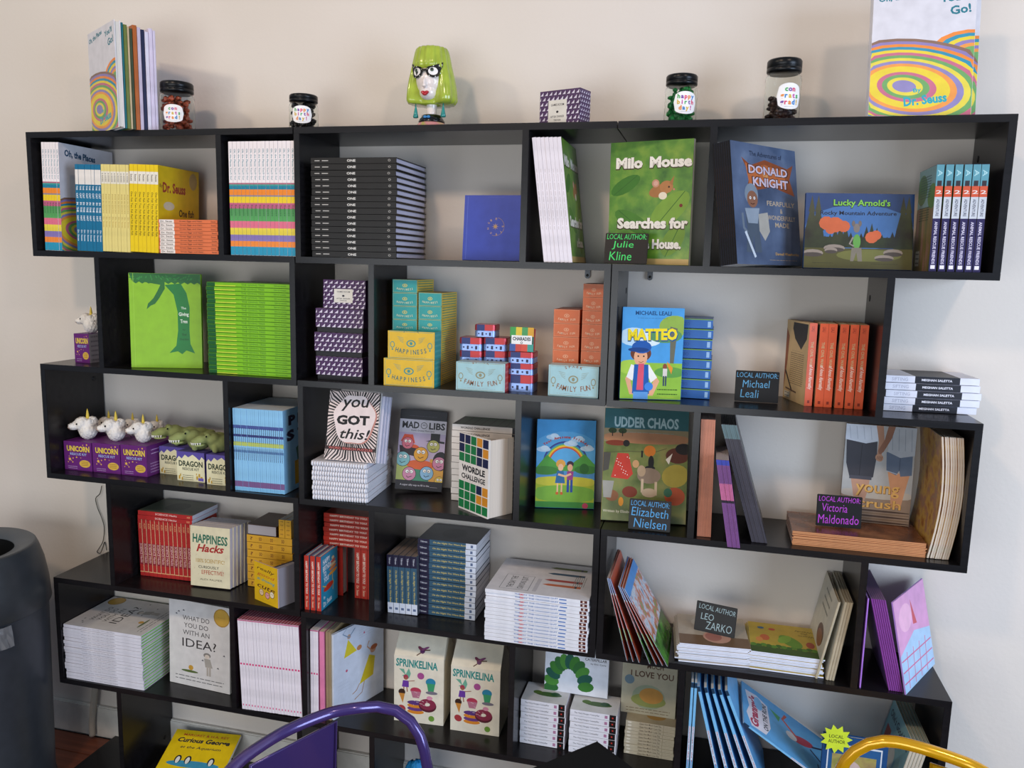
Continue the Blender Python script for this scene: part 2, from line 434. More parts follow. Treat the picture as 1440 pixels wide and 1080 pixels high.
# ------------------------------------------------------------------ the setting
struct('wall_back', box_mesh(-260, WALL, FLOOR-2, 520, WALL+10, 95, WALLM), Matrix.Translation(O(0, 0, 0)))
def floor_plank_mat():
    m, nt, p = base_mat('red_brown_floor_wood'); n = noise(nt, 5, 5, (.35, 9, 1))
    oi = nt.nodes.new('ShaderNodeObjectInfo')
    r = ramp(nt, n.outputs['Fac'], [(.25, '#5e3020'), (.6, '#874a32'), (.85, '#99573b')])
    hs = nt.nodes.new('ShaderNodeHueSaturation'); mr = nt.nodes.new('ShaderNodeMapRange')
    mr.inputs['To Min'].default_value = .8; mr.inputs['To Max'].default_value = 1.15
    nt.links.new(oi.outputs['Random'], mr.inputs['Value']); nt.links.new(mr.outputs[0], hs.inputs['Value'])
    nt.links.new(r.outputs[0], hs.inputs['Color']); nt.links.new(hs.outputs[0], p.inputs['Base Color']); p.inputs['Roughness'].default_value = .4
    return m
FPM = floor_plank_mat()
flo = struct('floor', box_mesh(-260, -420, FLOOR-6, 520, WALL, FLOOR-1.2, mt('#2a1a12', .8)), Matrix.Translation(O(0, 0, 0)))
plank = box_mesh(0, 0, -1.1, 90, 8.8, 0, FPM, bevel=.12); kk = 0
for j in range(16):
    for i in range(4):
        sub('plank', plank, flo, TT(-150+i*90.3+(j % 3)*28, WALL-(j+1)*9-1.6, 0) @ Matrix.Identity(4))
for c in flo.children: c.location.z = (FLOOR-FLOOR)*.01+0.0
# planks are laid in the room frame: the floor's origin sits at the front left top corner of the bookcases
for c in flo.children: c.location.z = FLOOR*.01
struct('baseboard_back', box_mesh(-260, WALL-1.5, FLOOR, 520, WALL-.02, FLOOR+11, mt('#ddd8cf', .5), bevel=.35), Matrix.Translation(O(0, 0, 0)))

# ------------------------------------------------------------------ bookcases: three S-shaped units side by side
def panel(x0, x1, z0, z1, y0=0, y1=D): return box_mesh(x0, y0, z0, x1, y1, z1, SHELF, bevel=.06)
BRK = mt('#3a3c40', .35, .7)
def bracket_mesh():
    bm = bmesh.new(); pts = [(-1.1, 0)]+[(1.1*math.cos(a), -2.6+1.1*math.sin(a)) for a in np.linspace(PI, 2*PI, 9)]+[(1.1, 0)]
    f = [bm.verts.new((x, 0, z)) for x, z in pts]; b = [bm.verts.new((x, .25, z)) for x, z in pts]; n = len(pts)
    bm.faces.new(f); bm.faces.new(b[::-1])
    for i in range(n): bm.faces.new((f[i], b[i], b[(i+1) % n], f[(i+1) % n]))
    return to_mesh(bm, 'bracket', BRK)
BKT = bracket_mesh()
SCREW = lathe([(0, 0), (.55, 0), (.55, .2), (.2, .25), (0, .25)], mt('#0c0c0d', .3, .6), 12)
DOWEL = lathe([(0, 0), (.75, 0), (.75, .06), (0, .06)], mt('#161618', .5), 14)
def bookcase(x0, mirror, label):
    M = Matrix.Translation(O(x0, 0, FLOOR))
    r = thing('bookcase', M, label, 'bookcase', None, ())
    fx = (lambda a, b: (W-b, W-a)) if mirror else (lambda a, b: (a, b))
    Z = lambda z: z-FLOOR
    bd = panel(.12, W-.12, -T, 0)
    for l in range(7): sub('shelf_board', bd, r, TT(0, 0, Z(lev(l))))
    po = panel(0, T, lev(1), -T)
    def vert(nm, a, l):
        x, _ = fx(a, a+T); s = sub(nm, VP, r, TT(x, 0, Z(lev(l+1))))
        for dz in (5, PITCH-T-5):
            sub('cam_cover', DOWEL, s, TT(T if (x < W/2) else 0, D-4, dz) @ Matrix.Rotation(PI/2 if x < W/2 else -PI/2, 4, 'Y'))
        return s
    VP = panel(0, T, 0, PITCH-T)
    for l in range(6):
        if l % 2 == 0: vert('side_panel', .12, l); vert('divider_panel', AOFF, l)
        else: vert('divider_panel', BOFF, l); vert('side_panel', W-T-.12, l)
    for l in (1, 3):
        x = (W-9) if not mirror else 7.2
        b = sub('wall_bracket', BKT, r, TT(x, D-.4, Z(lev(l)-T)) @ Matrix.Scale(.62, 4)); sub('screw', SCREW, b, TT(0, 0, -2.3) @ Matrix.Rotation(PI/2, 4, 'X'))
    return r
bookcase(0, False, 'left black stepped bookcase unit, beside the waste bin')
bookcase(W, False, 'middle black stepped bookcase unit under the woman head vase')
bookcase(2*W, True, 'right black stepped bookcase unit, nearest the bare wall')

# ------------------------------------------------------------------ shared arts
BANDS = ['#b06a7c', '#3f9d94', '#1f7f9a', '#f08a2e', '#8f8797', '#f2cf2c', '#c75f86', '#55a05a', '#dd6f88', '#e7d24a', '#8a78b8', '#ef8b3c', '#2a94b5']
def sp_bands(a):
    a.fill('#f2e9ea'); u = .36
    a.text('Oh, the Places You\'ll Go!', .2, .5, .27, .5, '#2a7d8c', bold=.02)
    ws = [.012, .012, .028, .045, .012, .05, .045, .1, .055, .055, .05, .045, .07]; s = sum(ws); k = .64/s; v = u
    for c, w in zip(BANDS, ws): a.rect(v, 0, v+w*k, 1, c); v += w*k
    a.text('Seuss', .6, .5, .1, .45, '#2d5a3a')
def swirl(a, top=.58, text=True, foil=False):
    a.fill('#d9d6dc'); cs = ['#8f7fb5', '#ee8a35', '#2791ad', '#e9cf3a', '#c86b86', '#6ca663', '#e5d24c', '#8f86b8', '#ef9a4a', '#e9cf3a']
    for i, c in enumerate(['#ef8b3c', '#2b93b0', '#e8cf3c', '#8f80b6', '#ef9a4a', '#72ad68']): a.ell(1.0, top*.84, .42-.06*i, .17-.026*i, c, 18)
    for i, c in enumerate(['#8a6a5a']+cs+cs[3:8]):
        q = 1-i/17; a.ell(.46-.008*i, top*.34+.002*i, 1.0*q, top*.66*q, c, 34, rot=-.12)
    if text:
        a.text('Oh, the Places', .3, .93, .5, .055, '#17798a', rot=.1, bold=.03); a.text("You'll", .78, .92, .27, .055, '#17798a', rot=.1, bold=.03); a.text('Go!', .85, .83, .2, .07, '#17798a', rot=.15, bold=.03)
        a.text('By', .47, .2, .08, .04, '#12a5b5', rot=.15, bold=.03); a.text('Dr. Seuss', .55, .13, .42, .075, '#12a5b5', rot=.12, bold=.04)
def sp_text(bgc, items, band=None):
    def f(a):
        a.fill(bgc)
        if band:
            for u0, u1, c in band: a.rect(u0, 0, u1, 1, c)
        for t, u, w, h, c in items: a.text(t, u, .5, w, h, c, bold=.02)
    return f
def dashes(bgc, c, marks, band=None, seed=1):
    """spines whose words are too small to read: broken lines of print"""
    def f(a):
        a.fill(bgc)
        if band:
            for u0, u1, cc in band: a.rect(u0, 0, u1, 1, cc)
        for u, w, h, rows in marks: a.lines(rows, u, w, .5-h/2, .5+h/2, c, seed)
    return f
def chalk(w, h, rows, c):
    bm = bmesh.new(); bx(bm, -w/2, 0, 0, w/2, .35, h); parts = [('board', to_mesh(bm, 's', mt('#100d0e', .4), bevel=.12))]
    a = Art(w, h)
    for t, u, v, ww, hh, rot in rows: a.text(t, u, v, ww, hh, c, rot=rot, bold=-.004, shear=.08)
    parts.append(('chalk_lettering', a.mesh(lambda u, v, z: (-w/2+u, -z, v)))); return parts

# ------------------------------------------------------------------ TOP of the bookcases
def popup(w, h, t): return book(w, h, t, True, '#e4e2e8', '#e9e7ef', front=lambda a: swirl(a))
f = fitq(quad(124, 47, 159, 29, 166.5, 183, 130, 183), 0, 3, yaw=-.62, free='xyah', w0=21, sy=1.5, sa=.15, h0=28)
thing('picture_book', FM(f), 'tall silver white picture book with rainbow swirls, angled at the top left', 'book', None, popup(21, f['h'], 1.6))
tops = [('#1f6f7a', .5), ('#6d7a3a', .9), ('#cbb894', .5), ('#3c4a34', .7), ('#b4622c', 1.1), ('#c9bfd6', .9), ('#22284a', .9), ('#e3def0', 1.0), ('#ded3ea', 1.0), ('#d8d0e6', .7)]
nm = ['teal', 'olive green', 'tan', 'dark green', 'burnt orange', 'lilac grey', 'navy blue', 'white', 'pale lilac', 'lavender']
off = 1.75; M0 = FM(f)
for i, ((c, t), l) in enumerate(zip(tops, nm)):
    h = f['h']-.3-.35*(i % 4)
    M = M0 @ TT(10.4, off, 0) @ Matrix.Rotation(PI, 4, 'Z') @ TT(0, 0, 0)
    # turned round: its spine is the edge nearest the room
    thing('thin_book', M @ TT(10.2, -t, 0), 'thin %s book standing behind the swirl book on the top left' % l, 'book', None, book(20.4, h, t*.95, True, c, c, front=None))
    off += t+.04
def jar(px0, px1, ylid, yb, y, label, candy, lid, words, wcols, stk, fill=.85, seed=1):
    a = aty(px0, yb, y); b = aty(px1, yb, y); top = aty((px0+px1)/2, ylid, y); r = (b[0]-a[0])/2*.97; h = top[2]
    M = MX((a[0]+b[0])/2, y, 0, yaw=.35)
    prof = [(0, .02), (r*.93, .02), (r, .5), (r, h*.68), (r*.97, h*.74), (r*.84, h*.79), (r*.84, h*.93), (r*.79, h*.93), (r*.79, h*.78), (r*.93, h*.73), (r*.95, h*.66), (r*.95, .7), (r*.86, .3), (0, .3)]
    glass = lathe(prof, GLASS, 36)
    ld = lathe([(0, h*.8), (r*.92, h*.8), (r*.96, h*.815), (r*.96, h*.86), (r*.91, h*.87), (r*.96, h*.88), (r*.96, h*.975), (r*.9, h), (0, h)][1:], mt('#17181a', .3, .3), 36)
    rr = random.Random(seed); bm = bmesh.new(); s = .8
    n = int(130*fill)
    for i in range(n):
        ang = rr.uniform(0, 2*PI); q = (r*.86-s*.6)*math.sqrt(rr.random()); z = .9+(h*.66*fill)*(i/n)
        g = bmesh.ops.create_icosphere(bm, subdivisions=1, radius=s*rr.uniform(.8, 1.15))
        sx, sy_, sz = rr.uniform(.7, 1.3), rr.uniform(.7, 1.2), rr.uniform(.7, 1.1)
        for v in g['verts']: v.co = Vector((v.co.x*sx+q*math.cos(ang), v.co.y*sy_+q*math.sin(ang), v.co.z*sz+z))
    cd = to_mesh(bm, 'c', mt(candy, .3, coat=.3), True)
    A = Art(*stk)
    A.poly([(.5+.5*math.cos(t)*(1+.05*math.sin(9*t)), .5+.5*math.sin(t)*(1+.05*math.cos(8*t))) for t in np.linspace(0, 2*PI, 48)[:-1]], '#f6f3f2')
    ci = 0
    for k, w in enumerate(words):
        n = len(w)
        for j, ch in enumerate(w):
            if ch != ' ': A.letter(ch, .5+(j-(n-1)/2)*.145, .78-.25*k, .27, wcols[ci % len(wcols)], bold=.035)
            ci += 1
    A.lines(1, .5, .4, .1, .12, '#8a8a96')
    R = r+.02
    def bend(u, v, z):
        x = u-stk[0]/2; an = x/R; return ((R+z)*math.sin(an), -(R+z)*math.cos(an), v+h*.2)
    # the backing is cut in columns so that it follows the curve of the glass
    B = Art(*stk)
    for i in range(14):
        u0, u1 = i/14, (i+1)/14; e = lambda u: .5*math.sqrt(max(0, 1-(2*u-1)**2))**.55
        B.add([(u0, .5-e(u0)), (u1, .5-e(u1)), (u1, .5+e(u1)), (u0, .5+e(u0))], [(0, 1, 2, 3)], '#f6f3f2'); B.L = 0
    A.V = A.V[47:]; A.F = [tuple(i-47 for i in q) for q in A.F[1:]]; A.I = A.I[1:]
    t = thing('candy_jar', M, label, 'jar', None, [('glass', glass), ('lid', ld, 'black screw lid'), ('sticker', B.mesh(bend), None, [('sticker_lettering', A.mesh(lambda u, v, z: bend(u, v, z+.06)))])])
    c = sub('candy', cd, t); c['kind'] = 'stuff'
RB = ['#3aa655', '#7a3fa0', '#e03a6a', '#e98a20', '#2a7fc4', '#d9b32a', '#c43fa0']
jar(230, 271.5, 117, 181, 9, 'clear jar of orange brown candy with a congratulations sticker', '#a5462a', 0, ['con', 'grats', 'grad!'], RB, (5.6, 4.6), .95, 1)
jar(408.5, 446.5, 134.5, 179, 9, 'short clear jar of near black candy with a birthday sticker', '#1f1716', 0, ['happy', 'birth', 'day!'], RB, (5.4, 4.4), 1, 2)
jar(932.5, 980, 107, 166.5, 9, 'clear jar of bright green candy with a birthday sticker', '#1f7a34', 0, ['happy', 'birth', 'day!'], RB, (5.6, 5), .97, 3)
jar(1072, 1125, 85.5, 162.5, 9, 'tallest clear jar, part filled with dark brown candy chunks', '#3a2118', 0, ['con', 'grats', 'grad!'], RB, (5.8, 5.6), .55, 4)

def vase():
    cx = aty(607, 175, 10)[0]; zt = aty(607, 69, 10)[2]; k = zt/19.3/.93
    M = MX(cx, 10, 0, -.06) @ Matrix.Scale(.93, 4)
    skin = mt('#efe3de', .12, coat=.6); hairm = mt('#a6b840', .15, coat=.6, var=.15); blk = mt('#131214', .15, coat=.5)
    face_ = blob([(0, -1.1, 11.8*k, 3.9, 3.9, 4.6), (0, -2.2, 8.9*k, 2.5, 2.5, 2.3), (0, -4.9, 10.6*k, .5, .8, 1.3), (0, -5.2, 9.9*k, .65, .5, .4)], skin, .22)
    neck = lathe([(1.55, 3.2*k), (1.35, 4.6*k), (1.4, 6.2*k), (1.9, 7.6*k)], skin, 24)
    def rf(r, z, a):
        d = abs((a+PI/2+PI) % (2*PI)-PI); g = 1+.035*math.cos(a*17); rr = r*g
        win = 1/(1+math.exp((d-.80)*16))*1/(1+math.exp((z-13.9*k)*3.5))
        return rr*(1-win)+min(rr, 3.0)*win
    hp = [(3.2, 6.2), (6.2, 6.4), (6.75, 7.2), (6.7, 8.2), (6.55, 9.5), (6.3, 11), (6.05, 12.2), (5.8, 13.1), (5.6, 13.8), (5.4, 14.5), (5.15, 15.5), (4.85, 16.8), (4.5, 18.2), (4.2, 19.0), (3.9, 19.3), (3.2, 19.2), (3.0, 17.5)]
    hair = lathe([(r, z*k) for r, z in hp], hairm, 90, fn=rf)
    bust = lathe([(4.7, 0), (4.5, .8), (3.6, 2.0), (2.7, 2.9)], mottle([(.3, '#a8c23a'), (.5, '#d98a9a'), (.7, '#c7d060')], 30, .2, (1, 1, .2)), 32)
    collar = lathe([(3.5, 2.0), (3.6, 2.5), (2.6, 3.7*k), (1.7, 3.9*k), (1.6, 3.2)], blk, 28)
    gl = bmesh.new(); gm = [blk, mt('#efe9ea', .3), mt('#2a2a2c', .2), mt('#b01f2b', .2, coat=.5)]
    A = Art(10, 5)
    for s in (-1, 1):
        P = [(.06, .55), (.12, .25), (.26, .17), (.42, .3), (.47, .55), (.40, .72), (.2, .82), (-.02, 1.0), (.0, .75)]
        A.add([(.5+s*(.5-u), v) for u, v in (P if s < 0 else P[::-1])], [tuple(range(9))], '#131214', clamp=False)
        for u, v in [(.02, .85), (.1, .78), (.42, .6), (.2, .24), (.36, .28), (.25, .77), (.06, .42)]: A.circ(.5+s*(.5-u), v, .013, '#efefe8', 8)
        A.ell(.5+s*.24, .5, .13, .2, '#f2eeec', 16)
        A.circ(.5+s*.24-.03, .58, .05, '#5a6a5a', 12); A.circ(.5+s*.24-.03, .6, .025, '#141414', 10)
        A.line([(.5+s*.24-.12, .6), (.5+s*.24, .72), (.5+s*.24+.12, .6)], .02, '#2a1c1c')
    A.rect(.42, .5, .58, .62, '#131214')
    R = 5.6
    me = A.mesh(lambda u, v, z: (R*1.0*math.sin((u-5)/R), -(R+.02+z*3)*math.cos((u-5)/R)+.35, v+10.9*k))
    lips = blob([(-.55, -4.7, 8.45*k, .6, .45, .42), (.55, -4.7, 8.45*k, .6, .45, .42), (0, -4.75, 8.0*k, .7, .45, .38)], mt('#b5202c', .2, coat=.6), .13)
    ear = lathe([(.12, 7.0), (.2, 6.2), (.35, 5.6), (.55, 4.6), (.75, 3.6), (.6, 3.4), (0, 3.3)], mt('#2a8f8a', .2, coat=.5), 14)
    r = thing('head_vase', M, 'ceramic woman head vase with lime green bob, cat-eye glasses and red lips', 'vase', None,
          [('face', face_), ('neck', neck), ('hair', hair), ('dress', bust), ('collar', collar), ('glasses', me, 'black dotted cat-eye glasses'), ('lips', lips)])
    for s in (-1, 1): sub('earring', ear, r, TT(s*4.0, -1.6, 0))
    bow = blob([(-.5, -3.4, 3.0*k, .55, .4, .4), (.5, -3.4, 3.0*k, .55, .4, .4)], mt('#3f86c4', .3), .13); sub('bow', bow, r)
vase()
# purple patterned trivia box
def purp(a, lbl=True, n=9, rows=7, box=(.22, .05, .68, .72)):
    a.fill('#4a2a58'); dv = 1/rows; du = 1/n
    for j in range(rows):
        for i in range(-1, n+1):
            u = i*du+(j % 2)*du*.5; v = j*dv
            P = lambda *q: [(min(1, max(0, x)), y) for x, y in q]
            if u+du < 0 or u > 1: continue
            a.poly(P((u, v), (u+du*.95, v), (u+du*.95, v+dv*.9)), '#2e1a3a'); a.poly(P((u+du*.1, v+dv*.05), (u+du*.75, v+dv*.05), (u+du*.8, v+dv*.75)), '#d9cfe0'); a.L -= 2
    a.L += 3
    if lbl:
        u0, v0, u1, v1 = box; a.rect(u0, v0, u1, v1, '#ded9cf'); um = (u0+u1)/2
        a.text('GAMES ROOM', um, v1-(v1-v0)*.2, (u1-u0)*.7, (v1-v0)*.1, '#2c2830'); a.ell(um, (v0+v1)/2, .03, .035, '#2c2830')
        a.text('AFTER DINNER', um, v0+(v1-v0)*.3, (u1-u0)*.75, (v1-v0)*.09, '#2c2830'); a.text('TRIVIA', um, v0+(v1-v0)*.15, (u1-u0)*.4, (v1-v0)*.08, '#2c2830')
f = fitq(quad(759, 131, 815, 121.5, 815.5, 173, 759, 174), 0, 5, yaw=-.35, free='xyawh', sa=.3)
thing('trivia_box', FM(f), 'purple and white patterned card box alone on top of the shelves', 'box', None,
      pbox(f['w'], f['h'], 5, ('#4a2a58', '#4a2a58', '#4a2a58'), front=purp, right=lambda a: purp(a, False, 5, 8)))
# big book at right
f = face('picture_book', 'book', quad(1231, -14, 1373, -16, 1366.5, 162, 1218.5, 163), 0, 4, 2.2, 'large silver white picture book with rainbow swirls, cut by the photo top', lambda w, h, t: book(w, h, t, True, '#e0dfe6', front=lambda a: swirl(a, .6)), tilt=.1, st=.05)
thing('picture_book', FM(f) @ TT(1.9, 2.6, 0), 'swirl picture book hidden behind the large silver one, edge showing right', 'book', None, book(f['w'], f['h']-.4, 1.2, True, '#dfe3ee', front=lambda a: swirl(a, .6)))

# ------------------------------------------------------------------ ROW 1
g = 'rainbow striped white spines in the top left compartment'
f = row('picture_book', 'book', quad(56.6, 200.8, 82, 199, 86.8, 352, 64, 351.5), 6, lev(1), 1.0, 20.5, 'white spine with rainbow bands, far left compartment', g,
        lambda w, h, t: book(w, h, t, True, '#dcdcec', '#efe8ea', spine=sp_bands, front=lambda a: swirl(a, .5, False) or a.text('Oh, the Places', .38, .9, .56, .075, '#1d4a6a', rot=-.05, bold=.04)), free='xwhr')
row('picture_book', 'book', quad(105, 231.2, 141, 231.2, 144.5, 353, 108.5, 352.8), 8, lev(1), .8, 17, 'thin blue spine with white lettering, top left compartment', 'blue spines',
    lambda w, h, t: book(w, h, t, True, '#1d7296', spine=sp_text('#1a6f96', [('CAT', .36, .06, .6, '#eef2f4'), ('IN', .45, .03, .6, '#eef2f4'), ('THE', .52, .06, .6, '#eef2f4'), ('HAT', .62, .06, .6, '#eef2f4'), ('Dr. Seuss', .82, .13, .5, '#dfe8ee'), ('THE', .27, .05, .5, '#eef2f4')], [(.06, .23, '#ece6e0')])), free='xwhr')
row('picture_book', 'book', quad(141.3, 231.3, 180.5, 231.3, 183.2, 354.2, 144.6, 353.2), 9, lev(1), .8, 17, 'thin cream yellow spine, top left compartment', 'cream spines',
    lambda w, h, t: book(w, h, t, True, '#e6d27c', spine=sp_text('#e6d585', [('FOX IN SOCKS', .45, .22, .45, '#a98a3c'), ('in SOCKS', .15, .1, .5, '#5a4a3a'), ('Dr. Seuss', .66, .12, .4, '#b5903c')], [(.08, .22, '#ece6d6')])), free='xwhr')
def onefish(a):
    a.fill('#e0c01a'); a.text('By', .07, .77, .07, .05, '#7a4a20'); a.text('Dr. Seuss', .38, .76, .55, .12, '#a03a2c', bold=.04)
    a.text('One fish', .68, .48, .38, .09, '#3a2c1c', bold=.03); a.text('two fish', .72, .22, .38, .09, '#3a2c1c', bold=.03)
    a.ell(.85, .87, .1, .1, '#b9a46a'); a.ell(.25, .55, .13, .05, '#cfc6a8'); a.ell(.25, .3, .13, .05, '#4f8f4a')
f2 = row('picture_book', 'book', quad(181.2, 231.3, 223, 231.3, 222.6, 355.7, 183.4, 354.4), 7, lev(1), .8, 17.5, 'bright yellow spine with black lettering, top left compartment', 'yellow spines',
    lambda w, h, t: book(w, h, t, True, '#e3bd12', front=onefish, spine=sp_text('#efce1d', [('One Fish Two Fish Red Fish Blue Fish', .56, .5, .5, '#4a3c14'), ('Seuss', .15, .08, .5, '#5a4a3a')], [(.08, .22, '#f0eadc')])), free='xwhr')
pile('picture_book', 'book', quad(223, 309, 306, 309, 307.5, 358.3, 223.5, 355.5), 9, lev(1), .4, 16.5, 'orange book lying flat under the yellow cover', 'orange books lying flat',
    lambda w, h, t: book(w, h, t, True, '#d9693f', spine=sp_text('#e0764a', [('Green Eggs and Ham', .55, .38, .5, '#4a2a20'), ('Dr. Seuss', .14, .2, .5, '#4a4038'), ('Seuss', .93, .08, .4, '#4a2a20')], [(.02, .27, '#f0e6de')])), free='xwh')
row('picture_book', 'book', quad(319.6, 198.5, 414.5, 198.5, 415.8, 360.5, 325.5, 358.8), 16, lev(1), .5, 20.5, 'white spine with rainbow bands, narrow top compartment', 'rainbow striped spines in the narrow top compartment',
    lambda w, h, t: book(w, h, t, True, '#dcdcec', '#efe8ea', spine=sp_bands), free='xwhr')
pile('hardcover_book', 'book', quad(437, 221.3, 556, 221.6, 558, 365.5, 438.5, 364), 16, lev(1), .5, 21, 'black hardcover lying in the tall black pile', 'tall pile of black hardcovers',
    lambda w, h, t: book(w, h, t, True, '#0f0e0f', '#1d1b1a', cp='#d4cfe2', spine=sp_text('#1f1d1c', [('_', .075, .06, .14, '#b8b4ae'), ('_', .17, .075, .14, '#b8b4ae'), ('ONE', .48, .1, .42, '#efece6'), ('O', .92, .03, .4, '#a8a49e')])), free='xwh')
def strong(a):
    a.fill('#3d4fae'); a.line([(.06, .02), (.06, .98)], .008, '#5f72c4')
    for i, (ch, an) in enumerate(zip('BE STRONG', np.linspace(2.2, -3.6, 9))):
        if ch != ' ': a.text(ch, .56+.13*math.cos(an), .52+.13*math.sin(an)*a.w/a.h, .028, .03, '#c9a56a', rot=an-PI/2)
    a.arcband(.56, .52, .15, .156, '#a8895c', -1.9, 1.3); a.star(.56, .52, .06, '#b9976a', 8, .35)
    a.lines(1, .56, .28, .97, .975, '#6f80c8')
face('notebook', 'notebook', quad(655, 275.5, 733.5, 275.5, 731, 368, 648.5, 368.5), lev(1), 8, 1.2, 'royal blue notebook with a gold ring emblem, leaning on the divider', lambda w, h, t: book(w, h, t, False, '#3d4fae', cp='#dfe0ec', front=strong), roll=.03, free='xwhtar')
def lean_row(name, cat, pb0, pb1, pt0, n, z0, y0, w, base, group, bk, th=None, yj=.15):
    b0, b1, t0 = aty(*pb0, y0), aty(*pb1, y0), aty(*pt0, y0)
    a = math.atan2(t0[0]-b0[0], t0[2]-z0); h = math.hypot(t0[0]-b0[0], t0[2]-z0); st = (b1[0]-b0[0])/n; t = st*math.cos(a)
    B = bk(w, h, t*.97); rr = random.Random(n)
    for i in range(n):
        ai = a if th is None else a+(th-a)*i/max(1, n-1)
        z = z0+(t*math.sin(ai) if ai > 0 else 0)+.02
        M = MX(b0[0]+i*st, y0, z) @ Matrix.Rotation(ai, 4, 'Y') @ TT(t, w/2+rr.uniform(0, yj), 0) @ STAND
        thing(name, M, olab(base, i, n), cat, group, pick(B, i == 0, i == n-1))
    return dict(x=b1[0], a=a, h=h, t=t)
GREENP = mottle([(.25, '#2d5a1c'), (.5, '#5c8a2a'), (.75, '#8fa83a')], 22, .3)
def milo(a):
    a.fill(GREENP)
    for u, v, ru, rv, r, c in [(.75, .45, .28, .1, .7, '#7da03a'), (.3, .35, .25, .07, -.5, '#4a7a28'), (.8, .2, .2, .08, 1.0, '#6f8f30'), (.2, .65, .2, .06, .5, '#3f7324')]: a.ell(u, v, ru, rv, c, 16, rot=r); a.line([(u-ru*.8*math.cos(r), v-ru*.8*math.sin(r)), (u+ru*.8*math.cos(r), v+ru*.8*math.sin(r))], .008, '#35611f')
    for t, u, v, w, h in [('Milo', .24, .83, .33, .09), ('Mouse', .74, .83, .5, .09), ('Searches for', .54, .34, .86, .09), ('a House.', .68, .17, .44, .08)]:
        a.text(t, u, v-.008, w*1.02, h*1.06, '#4a4226', bold=.09); a.text(t, u, v, w, h, '#efe6da', bold=.05)
    a.ell(.62, .6, .13, .05, '#a8703f', rot=.25); a.ell(.7, .63, .08, .05, '#b57a48', rot=.1); a.circ(.57, .66, .045, '#c98f72'); a.circ(.57, .66, .028, '#dba894')
    a.poly([(.73, .66), (.79, .72), (.77, .64)], '#a8703f'); a.circ(.73, .63, .011, '#1c1410'); a.circ(.79, .61, .012, '#c97a6a'); a.ell(.66, .56, .05, .03, '#e8d9c0'); a.circ(.88, .48, .02, '#7a2a24')
    a.rect(0, 0, 1, .05, '#c2a468')
lean_row('paperback_book', 'book', (764.5, 371), (805, 371.5), (747.8, 193.6), 7, lev(1), 1.2, 20.5, 'thin white-spined green picture book leaning left', 'leaning white-spined green picture books',
         lambda w, h, t: book(w, h, t, False, '#5c8a2a', '#e4dce2', '#e4dce2', front=milo, spine=dashes('#e6dee4', '#b9a8a8', [(.5, .5, .2, 1)])))
face('picture_book', 'book', quad(858.4, 202, 977, 194.5, 967.5, 373, 855, 372), lev(1), 6, 1.3, 'green picture book with a small brown mouse and white title, facing out', lambda w, h, t: book(w, h, t, False, '#5c8a2a', '#dfe8e6', front=milo), tilt=.05, yaw=-.1)
face('chalkboard_sign', 'sign', quad(853, 328.5, 912, 328.5, 909.6, 372.8, 847.5, 372.6), lev(1), 1.5, .4, 'small black card with bright green lettering before the mouse book',
     lambda w, h, t: chalk(w, h, [('LOCAL AUTHOR:', .5, .88, .92, .17, 0), ('Julie', .42, .6, .5, .28, 0), ('Kline', .38, .25, .52, .28, 0)], '#3fd96a'), tilt=.12)
def donald(a):
    a.fill(mottle([(.3, '#38445c'), (.6, '#5d6c88'), (.8, '#8898b0')], 9, .3))
    a.text('The Adventures of', .52, .92, .5, .04, '#20283c'); a.poly([(.15, .88), (.28, .82), (.5, .88), (.85, .83), (.95, .87), (.88, .74), (.95, .6), (.6, .66), (.35, .62), (.2, .6), (.26, .74)], '#8a4a2c')
    a.poly([(.2, .84), (.32, .8), (.5, .84), (.8, .8), (.82, .68), (.5, .68), (.25, .66)], '#b5663a')
    for t, u, v, w, h in [('DONALD', .55, .79, .6, .07), ('KNIGHT', .58, .69, .55, .075)]: a.text(t, u, v, w*1.05, h*1.15, '#2c1a18', bold=.06); a.text(t, u, v, w, h, '#c8b9c9', bold=.03)
    a.text('THE', .5, .745, .08, .02, '#e0b070')
    for t, v in [('FEARFULLY', .52), ('&', .46), ('WONDERFULLY', .4), ('MADE', .34)]: a.text(t, .72, v, .04 if t == '&' else .22 if t == 'MADE' else .44, .04, '#b9a58c')
    a.text('Darnell Weathersby', .78, .09, .38, .03, '#c89a4a'); a.lines(1, .72, .45, .04, .045, '#c8a87a')
    a.ell(.27, .58, .1, .09, '#7d8a98'); a.ell(.28, .54, .08, .07, '#8a5f4a'); a.circ(.25, .55, .014, '#f0ece8'); a.circ(.31, .55, .014, '#f0ece8'); a.circ(.25, .55, .006, '#181010'); a.circ(.31, .55, .006, '#181010'); a.line([(.25, .505), (.28, .498), (.31, .505)], .008, '#4a2a20')
    a.poly([(.16, .46), (.38, .47), (.36, .28), (.38, .1), (.28, .1), (.27, .26), (.24, .1), (.15, .1), (.18, .3)], '#4d5866'); a.poly([(.16, .46), (.38, .47), (.34, .34), (.2, .34)], '#8d98a5')
    a.poly([(.36, .42), (.5, .44), (.52, .28), (.44, .2), (.36, .28)], '#a8a39a'); a.line([(.12, .42), (.13, .3), (.18, .26)], .03, '#6a7582'); a.line([(.15, .27), (.28, .06)], .03, '#c5cdd6')
face_stack('paperback_book', 'book', quad(1027, 201, 1116, 217, 1128, 378, 1035.5, 374), 8, lev(1), 3.0, .5, ('blue paperback with a silver knight and shield, facing out', 'black-spined thin paperback behind the knight cover'), 'thin paperbacks behind the knight cover',
         lambda w, h, t: book(w, h, t, False, '#4f6288', '#1c1a1c', '#1c1a1c', front=donald, spine=dashes('#1d1b1d', '#4a3026', [(.5, .6, .25, 1)])), yaw=.4, sa=.6, sy=1.2, dx=-.12)
FOREST = mottle([(.35, '#10140f'), (.55, '#243018'), (.75, '#3a3c22')], 20, .3)
